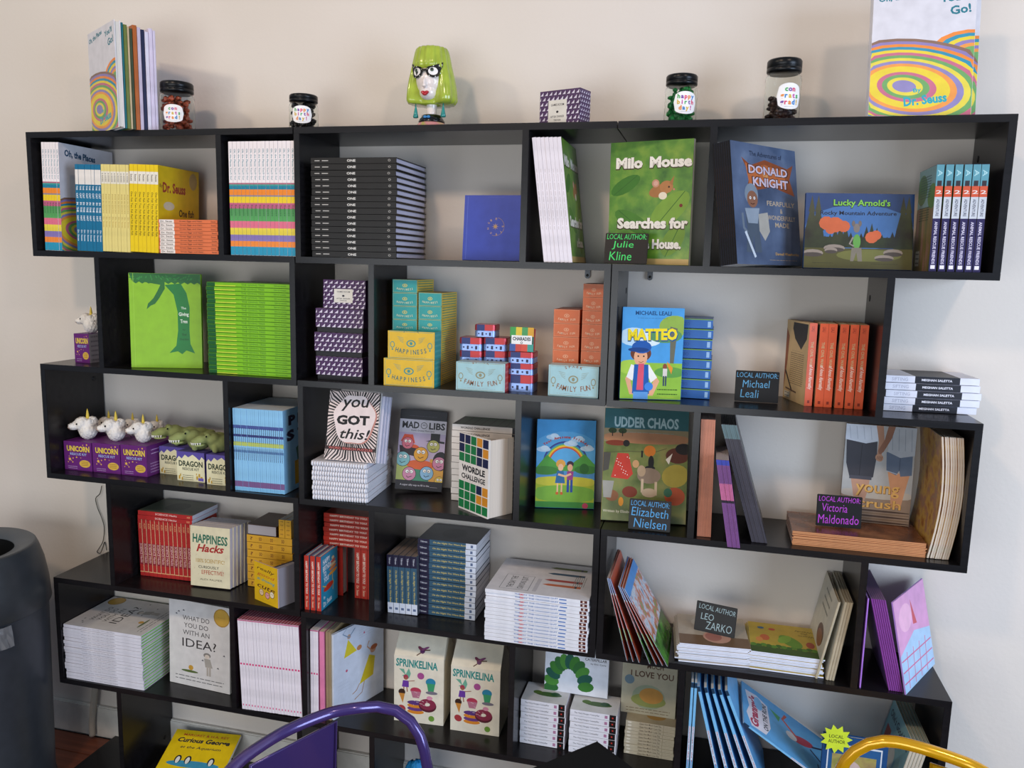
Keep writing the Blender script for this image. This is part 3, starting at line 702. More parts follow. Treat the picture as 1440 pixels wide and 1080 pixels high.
def lucky(a):
    a.fill('#23406e'); a.ell(.5, .55, .5, .3, '#3f6aa0'); a.rect(0, .28, 1, .42, FOREST)
    for u in np.linspace(.0, 1, 22): a.poly([(u-.05, .3), (u, .52+.09*math.sin(u*23)), (u+.05, .3)], FOREST)
    for u in (.06, .12, .9, .95): a.poly([(u-.09, .2), (u-.05, .5), (u-.06, .5), (u-.02, .75), (u-.03, .75), (u, .97), (u+.03, .75), (u+.02, .75), (u+.06, .5), (u+.05, .5), (u+.09, .2)], FOREST)
    for u, v, r in [(.2, .6, .07), (.28, .58, .08), (.36, .56, .06), (.62, .42, .06), (.66, .45, .05), (.24, .52, .05)]: a.ell(u, v, r, r*1.3, '#c5603a', 10)
    a.rect(0, 0, 1, .27, '#4f4c26'); a.ell(.6, .18, .3, .08, '#6a6a36')
    for u, v, r, q in [(.08, .2, .1, .05), (.28, .27, .1, .05), (.25, .24, .06, .04), (.82, .22, .09, .05), (.74, .15, .09, .04)]: a.ell(u, v, r, q, '#8f8276', 12); a.ell(u, v-.02, r*.95, q*.6, '#4a423c', 12)
    a.ell(.485, .36, .035, .1, '#5f9a48'); a.ell(.48, .54, .03, .06, '#7a706a'); a.ell(.45, .6, .015, .04, '#6d625c'); a.ell(.51, .6, .015, .04, '#6d625c'); a.poly([(.44, .28), (.53, .28), (.54, .1), (.5, .1), (.485, .22), (.46, .1), (.43, .1)], '#7a7264'); a.line([(.45, .42), (.42, .33), (.46, .3)], .016, '#8a8078')
    a.text("Lucky Arnold's", .52, .86, .53, .12, '#101810', bold=.05); a.text("Lucky Arnold's", .52, .865, .52, .11, '#7fc04a', bold=.02); a.text('Rocky Mountain Adventure', .49, .73, .7, .07, '#0e1a30', bold=.012)
    a.lines(1, .18, .2, .07, .08, '#2a2a18'); a.lines(1, .75, .25, .07, .08, '#2a2a18')
face('picture_book', 'book', quad(1134, 271.8, 1286, 275, 1283, 380, 1129, 376), lev(1), 5, 1.0, 'wide landscape picture book of a dark mountain forest with green title', lambda w, h, t: book(w, h, t, True, '#23406e', front=lucky), tilt=.1)
def rescue_sp(a):
    a.fill('#2b2450'); a.rect(0, 0, .22, 1, '#5f9aa8'); a.rect(.2, 0, .3, 1, '#d4593a'); a.rect(.3, 0, .5, 1, '#c9cdd4'); a.rect(.15, .2, .2, .8, '#3a3238'); a.text('2', .255, .5, .05, .5, '#f0e6e0', rot=PI/2)
    a.text('ADVENTURE', .4, .5, .16, .4, '#2a2c48'); a.text('ANIMAL RESCUE FRIENDS', .73, .5, .4, .42, '#d8d0e4', bold=.02); a.text('A', .08, .5, .06, .6, '#a9d0d4'); a.rect(.94, .2, .975, .8, '#e8e2ea')
def rescue_bk(a):
    a.fill(mottle([(.3, '#3f5a34'), (.5, '#7a6a34'), (.7, '#b07a7a')], 40, .3, (1, 1, .2))); a.rect(0, .62, 1, 1, '#7aa3a8'); a.ell(.25, .8, .3, .15, '#4f7a52'); a.ell(.85, .72, .25, .12, '#5f8a4a'); a.lines(9, .45, .6, .72, .92, '#2c4a50'); a.lines(6, .45, .6, .5, .62, '#2c3c28'); a.rect(.12, .05, .36, .2, '#d8d4c4'); a.lines(3, .24, .2, .08, .17, '#55554c')
f = fitq(quad(1318, 231, 1391, 233, 1377, 383, 1305, 381.5), lev(1), 1.0, free='xyrwh', h0=22, w0=10)
b0 = aty(1305.5, 381.5, 1.0); t0 = aty(1318, 231, 1.0); an = math.atan2(t0[0]-b0[0], t0[2]-b0[2]); hh = (t0[2]-b0[2])/math.cos(an)
BK = book(14.5, hh, 1.45, False, '#2b2450', spine=rescue_sp, back=rescue_bk, cp='#d9cdae')
for i, px in enumerate([1305.5, 1318.5, 1331.3, 1344, 1356, 1367.5]):
    x = aty(px, 382, 1.0)[0]
    thing('paperback_book', MX(x, 1.0, lev(1)+.03+1.45*math.sin(an)) @ Matrix.Rotation(an, 4, 'Y') @ TT(1.45, 7.25, 0) @ STAND, olab('purple and teal spined paperback with orange numeral', i, 6), 'book', 'purple and teal paperbacks in the top right corner', BK)

# ------------------------------------------------------------------ plush toys and their boxes
def uni_mesh():
    wool = mt('#eae4dd', .95, var=.12)
    body = blob([(0, 0, 2.2, 1.9, 2.0, 2.3), (0, -1.2, 3.6, 1.5, 1.7, 1.5), (-.1, -2.9, 3.1, .95, 1.1, .85), (-1.1, .2, 3.9, .5, .6, .9), (1.1, .2, 3.9, .5, .6, .9), (0, .9, 3.8, 1.2, 1.2, 1.3)], wool, .24, .13)
    horn = lathe([(.42, 4.6), (.36, 5.1), (.3, 5.7), (.2, 6.3), (.04, 6.9)], mt('#dcc04a', .4), 10)
    muz = blob([(-.1, -3.6, 2.95, .6, .5, .5)], mt('#b59a8c', .9), .18)
    eye = blob([(-1.05, -2.3, 3.7, .22, .22, .24), (1.05, -2.3, 3.7, .22, .22, .24)], mt('#141214', .2), .1)
    return [('body', body, 'fluffy white head'), ('horn', horn, 'yellow horn'), ('muzzle', muz), ('eyes', eye)]
def dino_mesh():
    g = mt('#8b935c', .95, var=.15)
    body = blob([(0, .5, 1.8, 1.7, 2.3, 1.9), (0, -.8, 2.9, 1.6, 1.7, 1.4), (0, -3.0, 3.0, 1.35, 1.6, .95), (0, -4.2, 2.7, 1.1, 1.1, .7), (-.8, -1.9, 4.0, .5, .5, .4), (.8, -1.9, 4.0, .5, .5, .4), (0, 2.2, 2.6, 1.3, 1.6, 1.1), (0, 4.0, 2.4, 1.0, 1.9, .9), (.2, 5.8, 2.2, .7, 1.5, .6), (-1.2, -.6, 1.0, .6, .7, 1.0), (1.2, -.6, 1.0, .6, .7, 1.0)], g, .26, .03)
    jaw = blob([(0, -3.6, 1.9, 1.2, 1.3, .35)], mt('#a3ad6c', .9), .2)
    bm = bmesh.new()
    for i in range(11):
        a = -PI*.02-PI*.96*i/10; x, y = 1.25*math.cos(a), -3.5+1.65*math.sin(a)
        g2 = bmesh.ops.create_cone(bm, cap_ends=True, segments=5, radius1=.24, radius2=.02, depth=.55)
        for v in g2['verts']: v.co = Vector((v.co.x+x, v.co.y+y, -v.co.z+2.25))
    teeth = to_mesh(bm, 'teeth', mt('#f2efe4', .6))
    eye = blob([(-1.15, -2.3, 3.75, .2, .2, .22), (1.15, -2.3, 3.75, .2, .2, .22)], mt('#121212', .2), .1)
    return [('body', body), ('jaw', jaw), ('teeth', teeth, 'zigzag of white felt teeth'), ('eyes', eye)]
UNI, DINO = uni_mesh(), dino_mesh()
def uni_art(a):
    a.fill('#672673'); a.text('UNICORN', .52, .75, .84, .22, '#4a1a5c', bold=.07); a.text('UNICORN', .52, .755, .82, .2, '#e6c84a', bold=.04)
    a.text('RESCUE KIT', .52, .57, .6, .085, '#9fb4e0', bold=.02); a.ell(.74, .25, .2, .13, '#d9b04a'); a.lines(3, .74, .26, .2, .31, '#7a4a2a')
    for u, v, r in [(.2, .38, .06), (.32, .42, .03), (.14, .28, .025), (.3, .28, .03), (.45, .46, .035), (.6, .45, .02), (.84, .92, .035), (.7, .9, .025), (.92, .86, .02), (.18, .48, .02), (.26, .33, .02)]: a.star(u, v, r, '#e8b84a', 6, .5)
    a.lines(2, .3, .35, .07, .13, '#cbb0d8')
def uni_side(a): a.fill('#672673'); a.lines(2, .5, .6, .72, .84, '#c9a8d8'); a.lines(4, .5, .7, .12, .4, '#a884b8')
def drag_art(a):
    a.fill('#e6dfb8'); a.poly([(0, 1), (1, 1), (1, .78), (.9, .86), (.82, .74), (.7, .84), (.58, .92), (.42, .82), (.3, .9), (.18, .76), (.08, .84), (0, .74)], '#5d50a0')
    a.text('DRAGON', .5, .6, .86, .2, '#2b3a2a', bold=.035); a.text('RESCUE KIT', .5, .42, .6, .09, '#3a4438', bold=.02)
    for u, v, r in [(.08, .12, .06), (.18, .08, .05), (.12, .2, .04), (.72, .14, .06), (.8, .22, .06), (.88, .12, .07), (.7, .26, .03)]: a.rect(u-r*.5, v-r, u+r*.5, v+r, '#c09a30')
    a.rect(.76, .04, .95, .14, '#6a5ab0'); a.lines(3, .4, .4, .06, .2, '#5a5a44')
def kit(q, z0, y0, kind, label, toylab, group, depth=10.5, yaw=0., toy=True, tg=''):
    f = fitq(q, z0, y0, yaw=yaw, free='xywh', w0=9, h0=9.5, sy=.4)
    xr = f['x']+f['w']/2
    if xr > AOFF-.15 and f['x'] < AOFF: f['w'] -= xr-AOFF+.15; f['x'] -= (xr-AOFF+.15)/2
    c = '#672673' if kind == 'u' else '#5d50a0'
    thing('toy_box', FM(f), label, 'box', group, pbox(f['w']*.985, f['h'], depth, (c, c, c), front=uni_art if kind == 'u' else drag_art, right=uni_side if kind == 'u' else None))
    if toy:
        k = f['w']/9.; M = MX(f['x']-(2.8 if f['x'] > 53 and f['x'] < AOFF else 0), f['y']+(4.6 if kind == 'u' else 3.2), z0+f['h']+.06, yaw=-.8) @ Matrix.Scale(k*(1.22 if kind == 'u' else 1.4), 4)
        thing('unicorn_plush' if kind == 'u' else 'dragon_plush', M, toylab, 'plush toy', tg, UNI if kind == 'u' else DINO)
    return f

# ------------------------------------------------------------------ ROW 2
f = fitq(quad(104.5, 468, 124.5, 471, 125.5, 512.5, 106, 507.5), lev(2), 5, yaw=.15, free='xyawh', w0=5, h0=9, sy=2)
f['x'] = min(f['x'], BOFF-.6-f['w']*.55)
thing('toy_box', FM(f), 'purple card toy box on the ledge outside the left panel', 'box', None, pbox(f['w']*1.05, f['h'], 7, ('#672673', '#b9b2ba', '#5a2070'), front=uni_art, right=dashes('#b5aeb8', '#8a8490', [(.5, .8, .8, 6)])))
thing('unicorn_plush', FM(f) @ TT(.6, 3.5, f['h']+.03) @ Matrix.Rotation(-1.2, 4, 'Z') @ Matrix.Scale(1.12, 4), 'white plush sitting upright on the lone purple box, far left', 'plush toy', None, UNI)
def giving(a):
    a.fill('#8bbf1f'); a.poly([(0, 1), (1, 1), (1, .9)]+[(1-i*.045, .89+.02*(i % 2)) for i in range(22)], '#1f6a2c')
    a.poly([(.02, .93), (.5, .93), (.5, .84), (.42, .74), (.36, .68), (.3, .66), (.24, .62), (.26, .68), (.34, .74), (.4, .82), (.44, .88)], '#1f6a2c')
    for i in range(40):
        u = random.random(); a.ell(u, .93+.05*random.random(), .02, .006, '#2f8a3a', 6, rot=u*5); a.L -= 1
    a.poly([(.5, .88), (.72, .9), (.8, .8), (.84, .65), (.83, .4), (.84, .26), (.9, .16), (.78, .19), (.72, .15), (.66, .18), (.54, .16), (.64, .24), (.67, .4), (.67, .6), (.62, .78)], '#177a35')
    for t, v, w, h, c in [('The', .64, .07, .025, '#cfe0cf'), ('Giving', .57, .14, .05, '#e8f0e4'), ('Tree', .5, .1, .04, '#e8f0e4'), ('by', .41, .04, .02, '#0f5022'), ('Shel', .36, .06, .025, '#0f5022'), ('Silverstein', .31, .13, .025, '#0f5022')]: a.text(t, .755, v, w, h, c, bold=.02)
    a.rect(.06, 0, .065, 1, '#9fcf3f')
face('picture_book', 'book', quad(179.7, 384, 282, 386, 284.5, 517.8, 185.3, 516.7), lev(2), 5.5, 1.3, 'large bright green picture book with a dark green tree, facing out', lambda w, h, t: book(w, h, t, True, '#8bbf1f', '#9aa3a0', front=giving), tilt=.1, yaw=.25, sy=1.5)
def gspine(a):
    a.fill('#7fc01c'); a.rect(0, 0, .1, 1, '#1c5a2a'); a.rect(.1, .1, .35, .3, '#d9e04a'); a.text('THE GIVING TREE', .56, .5, .28, .5, '#4a7a2a'); a.text('Silverstein', .88, .5, .14, .4, '#3f7a24'); a.rect(0, .9, 1, 1, '#4f8f1a')
pile('picture_book', 'book', quad(289.5, 396.5, 408, 400, 410, 531.5, 294.5, 524.5), 22, lev(2), 2.6, 17, 'slim green hardcover lying in the green pile', 'pile of slim green hardcovers',
     lambda w, h, t: book(w, h, t, True, '#76b51c', cp='#c9dca0', spine=gspine), free='xywh')
# trivia boxes in the narrow compartment
g = 'purple patterned boxes in the narrow compartment'
zz = lev(2)
for i, (yt, yb, xl, xr) in enumerate([(506, 535.5, 444, 510), (474.5, 504, 441.5, 509), (444, 472.5, 443, 509.5)]):
    f = fitq(quad(xl, yt, xr, yt+5, xr, yb+2, xl, yb-2), zz, 3.5, free='xywh', sy=.2, h0=5)
    f['x'] += 0; hh = 6.3
    M = MX(f['x'], 3.5+i*.2, zz+.02, yaw=.02*(i-1))
    B = [('base', box_mesh(-f['w']/2+.3, .3, 0, f['w']/2-.3, 13, 1.6, mt('#1c1b1f'), bevel=.05), 'plain black tray')]+[('lid', box_mesh(-f['w']/2, 0, 1.3, f['w']/2, 13.3, hh-.1, mt('#4a2a58'), bevel=.06))]
    B.append(('lid_print', draw(lambda a: purp(a, False, 9, 4), f['w'], hh-1.4).mesh(lambda u, v, z, w=f['w']: (-w/2+u, -z, v+1.3))))
    B.append(('lid_top_print', draw(lambda a: purp(a, False, 9, 8), f['w'], 13.3).mesh(lambda u, v, z, w=f['w']: (-w/2+u, v, hh-.1+z))))
    thing('trivia_box', M, 'purple patterned box lying flat, '+['bottom of the purple pile', 'middle of the three flat ones', 'top of the three flat ones'][i], 'box', g, B)
    zz += hh
f = fitq(quad(453, 391, 513, 397, 512, 446, 453.5, 440), zz, 4.5, free='xywh', sy=.3, h0=11)
thing('trivia_box', MX(f['x'], 4.6, zz+.04, 0, .03), 'purple patterned box standing upright on the purple pile, cream label', 'box', g, pbox(f['w'], min(f['h'], 10.5), 6, ('#4a2a58',)*3, front=lambda a: purp(a, True, 8, 7, (.26, .2, .7, .68)), top=lambda a: purp(a, False, 8, 4)))
# card game cartons
def carton(bgc, ink, ink2, l2, small=False):
    def f(a):
        a.fill(bgc); e = .03
        for P in ([(e, e), (1-e, e), (1-e, 1-e), (e, 1-e), (e, e)],): a.line(P, .008, ink2)
        a.arctext('SPARK', .5, .3, .42 if not small else .5, 1.95, 1.2, .075 if not small else .1, ink, .03)
        a.ell(.5, .56, .1, .13, ink2); a.ell(.5, .56, .075, .09, bgc); a.ell(.5, .56, .03, .06, ink2)
        n = len(l2)
        for i, ch in enumerate(l2):
            if ch != ' ':
                t = (i-(n-1)/2)/(n/2); a.letter(ch, .5+t*.34, .25+.09*t*t, .24 if not small else .22, ink, rot=.25*t, bold=.015, wide=.75)
        if not small:
            a.lines(1, .5, .66, .09, .1, ink)
            for s in (-1, 1):
                a.ell(.5+s*.4, .5, .05, .12, ink2); a.ell(.5+s*.4, .5, .035, .09, bgc); a.rect(.5+s*.4-.015, .3, .5+s*.4+.015, .36, ink2)
                for k in range(4): a.line([(.5+s*.16, .75-.06*k), (.5+s*(.3-.02*k), .8-.05*k)], .006, ink2)
    return f
def cartside(bgc, st):
    def f(a):
        a.fill(bgc)
        for v in (.12, .3, .5, .7, .88): a.rect(.05, v-.035, .95, v+.035, st)
    return f
def carts(x0, x1, ys, y0, z, col, art, side, base, group, depth, mats, top=None, vert=True):
    zc = z; n = len(ys)-1
    for i in range(n):      # ys from the bottom up
        f = fitq(quad(x0, ys[i+1], x1, ys[i+1]+.8, x1, ys[i]+.8, x0, ys[i]), zc, y0, free='xwh', h0=4.5, w0=8)
        thing('game_box', MX(f['x'], y0, zc+.01), (olab(base, i, n, True)), 'box', group, pbox(f['w']*.98, f['h']-.04, depth, mats, front=art, right=side, top=top if i == n-1 else None, bevel=.04))
        zc += f['h']
    return zc
YEL, TEA, LBL, ORG = '#e0b52a', '#2f9a98', '#9fc6cc', '#cf6a3c'
ya = carton(YEL, '#1f6a70', '#3f8f8a', 'HAPPINESS'); ta = carton(TEA, '#e6dcae', '#d9c65a', 'HAPPINESS', True); la = carton(LBL, '#8a5a3a', '#8f8a6a', 'FAMILY FUN'); oa = carton(ORG, '#ecc9a8', '#e0a884', 'FAMILY FUN', True)
z1 = carts(538.8, 611.5, [541.5, 504.5], 1.0, lev(2), YEL, ya, cartside(TEA, '#4aa8a4'), 'large yellow carton at the front, lower one', None, 5, (YEL, TEA, TEA))
carts(544.7, 612, [503, 465.6], 1.2, z1, YEL, ya, cartside(TEA, '#4aa8a4'), 'large yellow carton at the front, upper one', None, 5, (YEL, TEA, TEA))
zb = (aty(551, 465, 6.6)[2])
h4 = (zb-lev(2))/3
for cx, (xa, xb), yy, nmn in [(0, (551.5, 587), [465, 449.5, 430.5, 411.8, 393], 'left'), (1, (588, 621.5), [466, 449.5, 430.5, 411.6], 'right')]:
    y0 = 6.5; xl, xr = aty(xa, 430, y0)[0], aty(xb, 430, y0)[0]
    ztop = [aty((xa+xb)/2, v, y0)[2] for v in yy]; hgt = (ztop[0]-lev(2)); k = max(1, round(hgt/(ztop[1]-ztop[0])))
    zs = list(np.linspace(lev(2), ztop[0], k+1))+ztop[1:]
    for i in range(len(zs)-1):
        thing('game_box', MX((xl+xr)/2, y0, zs[i]+.01), olab('small teal and yellow carton, %s column' % nmn, i, len(zs)-1, True), 'box', 'small teal cartons in two columns', pbox((xr-xl)*.97, zs[i+1]-zs[i]-.05, 12.5, (TEA, YEL, YEL), front=ta, right=cartside('#dcb93c', '#4a8a6a'), bevel=.04))
z2 = carts(640.5, 711, [549.5, 509.5], 1.0, lev(2), LBL, la, cartside('#c24a48', '#d46a60'), 'pale blue carton in front of the small tins', None, 4.6, (LBL, '#c24a48', '#b9d4d4'))
carts(770.5, 842.5, [553.5, 514], 1.2, lev(2), LBL, la, None, 'pale blue carton beneath the orange boxes, by the divider', None, 5, (LBL, '#8fb3b8', '#b9d4d4'))
for (xa, xb), yy, nmn in [((777.5, 815), [512, 492.5, 474, 455, 435], 'left'), ((817.5, 848), [513.5, 494, 475, 456, 437, 418.3, 399], 'right')]:
    y0 = 6.6; xl, xr = aty(xa, 470, y0)[0], min(aty(xb, 470, y0)[0], 2*W-T-.3) ; zt = [aty((xa+xb)/2, v, y0)[2] for v in yy]
    zs = list(np.linspace(lev(2), zt[0], 2+1))+zt[1:] if zt[0]-lev(2) > 3 else [lev(2)]+zt[1:]
    for i in range(len(zs)-1):
        thing('game_box', MX((xl+xr)/2, y0, zs[i]+.01), olab('small orange carton, %s column' % nmn, i, len(zs)-1, True), 'box', 'small orange cartons in two columns', pbox((xr-xl)*.97, zs[i+1]-zs[i]-.05, 12, (ORG, ORG, '#a8583a'), front=oa, bevel=.04))
# tins
def tin(w, h, d, flip=False):
    def rr(bm_w, z0, z1, r, m, grow=0):
        bm = bmesh.new(); pts = []
        for cx, cy, a0 in [(bm_w/2-r, d/2-r, 0), (-bm_w/2+r, d/2-r, PI/2), (-bm_w/2+r, -d/2+r, PI), (bm_w/2-r, -d/2+r, 3*PI/2)]:
            for k in range(5): pts.append((cx+(r+grow)*math.cos(a0+k*PI/8), cy+(r+grow)*math.sin(a0+k*PI/8)+d/2))
        lo = [bm.verts.new((x, y, z0)) for x, y in pts]; hi = [bm.verts.new((x, y, z1)) for x, y in pts]; n = len(pts)
        bm.faces.new(lo[::-1]); top = bm.faces.new(hi)
        for i in range(n): bm.faces.new((lo[i], lo[(i+1) % n], hi[(i+1) % n], hi[i]))
        bmesh.ops.bevel(bm, geom=list(top.edges), offset=.15, segments=2, affect='EDGES')
        return to_mesh(bm, 'tin', m)
    A = Art(w-1.4, h*.5)
    for i in range(4): A.rect(.06+.24*i, .2, .18+.24*i, .75, '#24284a') if i % 2 else A.circ(.12+.24*i, .5, .05, '#24284a', 10)
    low = A.mesh(lambda u, v, z: (-w/2+.7+u, -z, v))
    B = Art(w-1.4, h*.5); B.rect(0, 0, .5, .98, '#27366e'); B.rect(.5, 0, 1, .98, '#c4393c')
    up = B.mesh(lambda u, v, z: (-w/2+.7+u, -.05-z, v+h*.5))
    return [('tin_body', rr(w, 0, h*.52, .9, mt('#7c93c4', .25, .4)), None, [('tin_print', low)]), ('tin_lid', rr(w, h*.52, h, .9, mt('#a83a44', .25, .4), .05), None, [('lid_print', up)])]
def tins(px0, px1, ys, y0, z, base, group):
    zc = z
    for i in range(len(ys)-1):
        xl, xr = aty(px0, ys[i], y0)[0], aty(px1, ys[i], y0)[0]; zt = aty((px0+px1)/2, ys[i+1], y0)[2]
        thing('game_tin', MX((xl+xr)/2, y0, zc+.01), olab(base, i, len(ys)-1, True), 'tin', group, tin((xr-xl)*.98, zt-zc-.05, 6)); zc = zt
    return zc
gt = 'small rounded blue and red tins'
za = tins(645, 677.5, [530, 511.5, 493, 474.5], 6.0, lev(2), 'small red and blue tin, left column behind the blue carton', gt)
zb = tins(678.5, 712.5, [531, 512, 493.5, 475], 6.0, lev(2), 'small red and blue tin, middle column', gt)
xl, xr = aty(667, 460, 7)[0], aty(696.5, 460, 7)[0]; zt = aty(680, 456.5, 7)[2]
thing('game_tin', MX((xl+xr)/2, 7, max(za, zb)+.02), 'small red and blue tin lying alone on top of two tin columns', 'tin', gt, tin(xr-xl, zt-max(za, zb), 5))
zc = tins(713.5, 750, [541.5, 527, 511, 495], 4.0, lev(2), 'small red and blue tin, right column under the rainbow lid', gt)
def charades(a):
    for i, (c, u) in enumerate([('#3f9a4a', 0), ('#e0c23a', .25), ('#4a9a5a', .5), ('#d8a030', .75)]): a.rect(u, .62, u+.25, 1, c)
    for i, (c, u) in enumerate([('#3a5aa0', 0), ('#c8443c', .25), ('#d2503c', .5), ('#3f9a8a', .75)]): a.rect(u, 0, u+.25, .32, c)
    a.rect(.07, .3, .93, .66, '#ececea'); a.text('CHARADES', .5, .52, .76, .15, '#22283a', bold=.04); a.circ(.5, .36, .05, '#22283a'); a.circ(.5, .36, .03, '#ececea')
f = fitq(quad(716.5, 460, 750, 461, 750, 494.5, 716.5, 493), zc, 4.6, free='xwh', h0=6, w0=6)
thing('game_tin', MX(f['x'], 4.8, zc+.04, 0, .05), 'square tin standing upright with rainbow edges and white label', 'tin', None, pbox(f['w'], f['h'], 2.2, ('#3a6a5a', '#c8443c', '#3f9a4a'), front=charades, bevel=.35, names=('tin_body', 'lid_print', 's', 't')))
# C cell row 2
def matteo(a):
    a.fill('#4a9ad8'); a.ell(.2, .68, .25, .1, '#bcd9ec'); a.ell(.45, .66, .2, .08, '#d6e6ea'); a.ell(.85, .8, .25, .12, '#8fae4a'); a.ell(.7, .7, .28, .08, '#5a8f5a'); a.poly([(.78, .8), (.9, .78), (.86, .4), (.96, .38), (.8, .36)], '#6a6a5a')
    a.rect(0, 0, 1, .4, '#8fbc3f'); a.ell(.2, .35, .3, .08, '#a8cc4a'); a.ell(.8, .3, .25, .06, '#5f9a44')
    a.text('MICHAEL LEALI', .5, .94, .58, .045, '#1d4a7a', bold=.03); a.lines(1, .5, .5, .885, .89, '#1d3a5a')
    a.text('MATTEO', .505, .70, .82, .14, '#2a5a8a', bold=.08, rot=.03); a.text('MATTEO', .5, .71, .8, .13, '#f0d820', bold=.05, rot=.03)
    a.ell(.32, .5, .17, .09, '#6a3a26'); a.ell(.32, .46, .11, .1, '#e3a882'); a.ell(.33, .57, .16, .07, '#1f56a4'); a.ell(.28, .54, .17, .025, '#173f80')
    a.circ(.28, .47, .014, '#2a1a14', 8); a.circ(.37, .47, .014, '#2a1a14', 8); a.line([(.29, .41), (.33, .4), (.37, .415)], .01, '#8a3a2c')
    a.poly([(.17, .34), (.08, .22), (.16, .05), (.22, .05), (.17, .2), (.24, .28)], '#e3a882'); a.poly([(.48, .34), (.64, .2), (.54, .04), (.46, .04), (.54, .2), (.44, .28)], '#e3a882')
    a.poly([(.17, .38), (.1, .24), (.2, .2), (.26, .36)], '#efece8'); a.poly([(.46, .38), (.6, .24), (.5, .18), (.4, .34)], '#efece8')
    a.poly([(.22, .38), (.45, .38), (.48, .06), (.2, .06)], '#1d5aa8'); a.poly([(.29, .39), (.38, .39), (.38, .1), (.27, .1)], '#d9526a'); a.rect(.22, .0, .46, .08, '#5f9ad8'); a.circ(.47, .14, .07, '#3f86d8')
    a.ell(.72, .36, .035, .035, '#8a4a34'); a.rect(.69, .25, .76, .34, '#d8cfc8'); a.rect(.695, .15, .72, .26, '#3a4a5a'); a.rect(.73, .15, .755, .26, '#3a4a5a'); a.poly([(.75, .42), (.85, .35), (.83, .28), (.77, .36)], '#e0902c')
    a.lines(2, .78, .34, .06, .11, '#3a5a1a'); a.lines(1, .78, .25, .03, .035, '#e8e040')
face('hardcover_book', 'book', quad(876, 432.8, 963, 434.3, 957, 563, 871, 560.7), lev(2), 3.0, 2.6, 'bright hardcover with a boy in blue cap and yellow title', lambda w, h, t: book(w, h, t, True, '#4a9ad8', '#3a6aa0', front=matteo), tilt=.04, yaw=.2, sy=1.5)
def bluesp(a):
    a.fill('#2b62a8'); a.rect(0, .9, 1, 1, '#6f9a3a'); a.text('MATTEO', .4, .45, .3, .35, '#23508c'); a.rect(.9, .15, .96, .75, '#8fb3d8')
f = fitq(quad(934, 447, 1004.5, 449, 997, 562.5, 925, 561), lev(2), 10, free='xywh', sy=.5)
pile('hardcover_book', 'book', None, 8, lev(2), 10, 12.2, 'royal blue hardcover lying behind the boy cover', 'pile of royal blue hardcovers', lambda w, h, t: book(w, h, t, True, '#2b5fa5', cp='#cfc6b8', spine=bluesp), fits=f)
face('chalkboard_sign', 'sign', quad(1035, 520.8, 1096.7, 524, 1094, 567.7, 1032.5, 564), lev(2), 10.2, .4, 'small black card with pale blue lettering beside orange books',
     lambda w, h, t: chalk(w, h, [('LOCAL AUTHOR:', .5, .86, .94, .16, 0), ('Michael', .48, .58, .62, .24, .02), ('Leali', .34, .26, .42, .26, 0)], '#5a9ac0'), tilt=.12)
def spk(t1, bgc, fgc):
    def f(a):
        a.fill(bgc); a.text('THE CIVIL WAR', .37, .5, .3, .36, '#c9a578', bold=.03); a.text('of Amos Abernathy', .65, .5, .3, .6, fgc, bold=.03, shear=.3); a.text('LEALI', .07, .5, .06, .4, '#8a2c18'); a.rect(.93, .35, .965, .65, '#8a2c18')
    return f
def orbk(a):
    a.fill('#c8a878'); a.poly([(.3, .98), (.95, .98), (.92, .8), (.7, .66), (.4, .78), (.28, .9)], '#1e1a20'); a.poly([(0, .1), (0, .9), (.14, .8), (.12, .5), (.06, .3)], '#8a4a2a')
    a.lines(1, .55, .5, .63, .635, '#5a4630'); a.lines(16, .55, .6, .22, .6, '#7a6444'); a.line([(.05, .36), (.4, .12)], .05, '#2a201c'); a.line([(.1, .14), (.6, .12)], .03, '#5a3a24'); a.rect(.05, .03, .3, .1, '#d8d0bc'); a.lines(2, .18, .2, .045, .085, '#403830')
def tilted_pocket(pxb, pyb, pt, y0, w, t, z0, base, group, B):
    b = aty(pxb[0], pyb, y0); tt = aty(*pt, y0); an = math.atan2(tt[0]-b[0], tt[2]-z0)
    for i, px in enumerate(pxb):
        x = aty(px, pyb+i*.9, y0)[0]
        thing('paperback_book', MX(x-(.35 if i == 0 else 0), y0, z0+t*math.sin(max(an, 0))+.02, .3 if i == 0 else .0) @ Matrix.Rotation(an, 4, 'Y') @ TT(t, w/2, 0) @ STAND, olab(base, i, len(pxb)), 'book', group, pick(B, True, True))
    return math.hypot(tt[0]-b[0], tt[2]-z0)
b = aty(1133, 570, 9.2); tt = aty(1141, 454.6, 9.2)
BK = book(13., math.hypot(tt[0]-b[0], tt[2]-lev(2)), 1.85, False, '#d2562f', '#d8582f', '#c8a878', cp='#d8bf96', spine=spk('', '#da5a32', '#ecc9b8'), back=orbk)
tilted_pocket([1132.6, 1145, 1157, 1173, 1187, 1200.5], 570.5, (1141, 454.6), 9.2, 13., 1.9, lev(2), 'orange red spined paperback with cream lettering', 'orange spined paperbacks on the right', BK)
def sift(a):
    a.fill('#dfe0ec'); a.rect(.33, 0, .8, 1, '#1d1c24'); a.text('SIFTING', .17, .5, .17, .5, '#b4b4c4'); a.text('MEGHAN SALETTA', .56, .5, .32, .34, '#e8e6ee', bold=.03)
def siftf(a): a.fill('#dfe0ec'); a.rect(0, .2, 1, .67, '#1d1c24')
pile('paperback_book', 'book', quad(1245.5, 527, 1379.5, 534, 1376, 583, 1241.5, 577.5), 5, lev(2), 9.8, 12.3, 'white paperback with black middle band, on the right ledge', 'white and black paperbacks on the right ledge',
     lambda w, h, t: book(w, h, t, False, '#dfe0ec', front=siftf, spine=sift), free='xyawh', jit=.35)

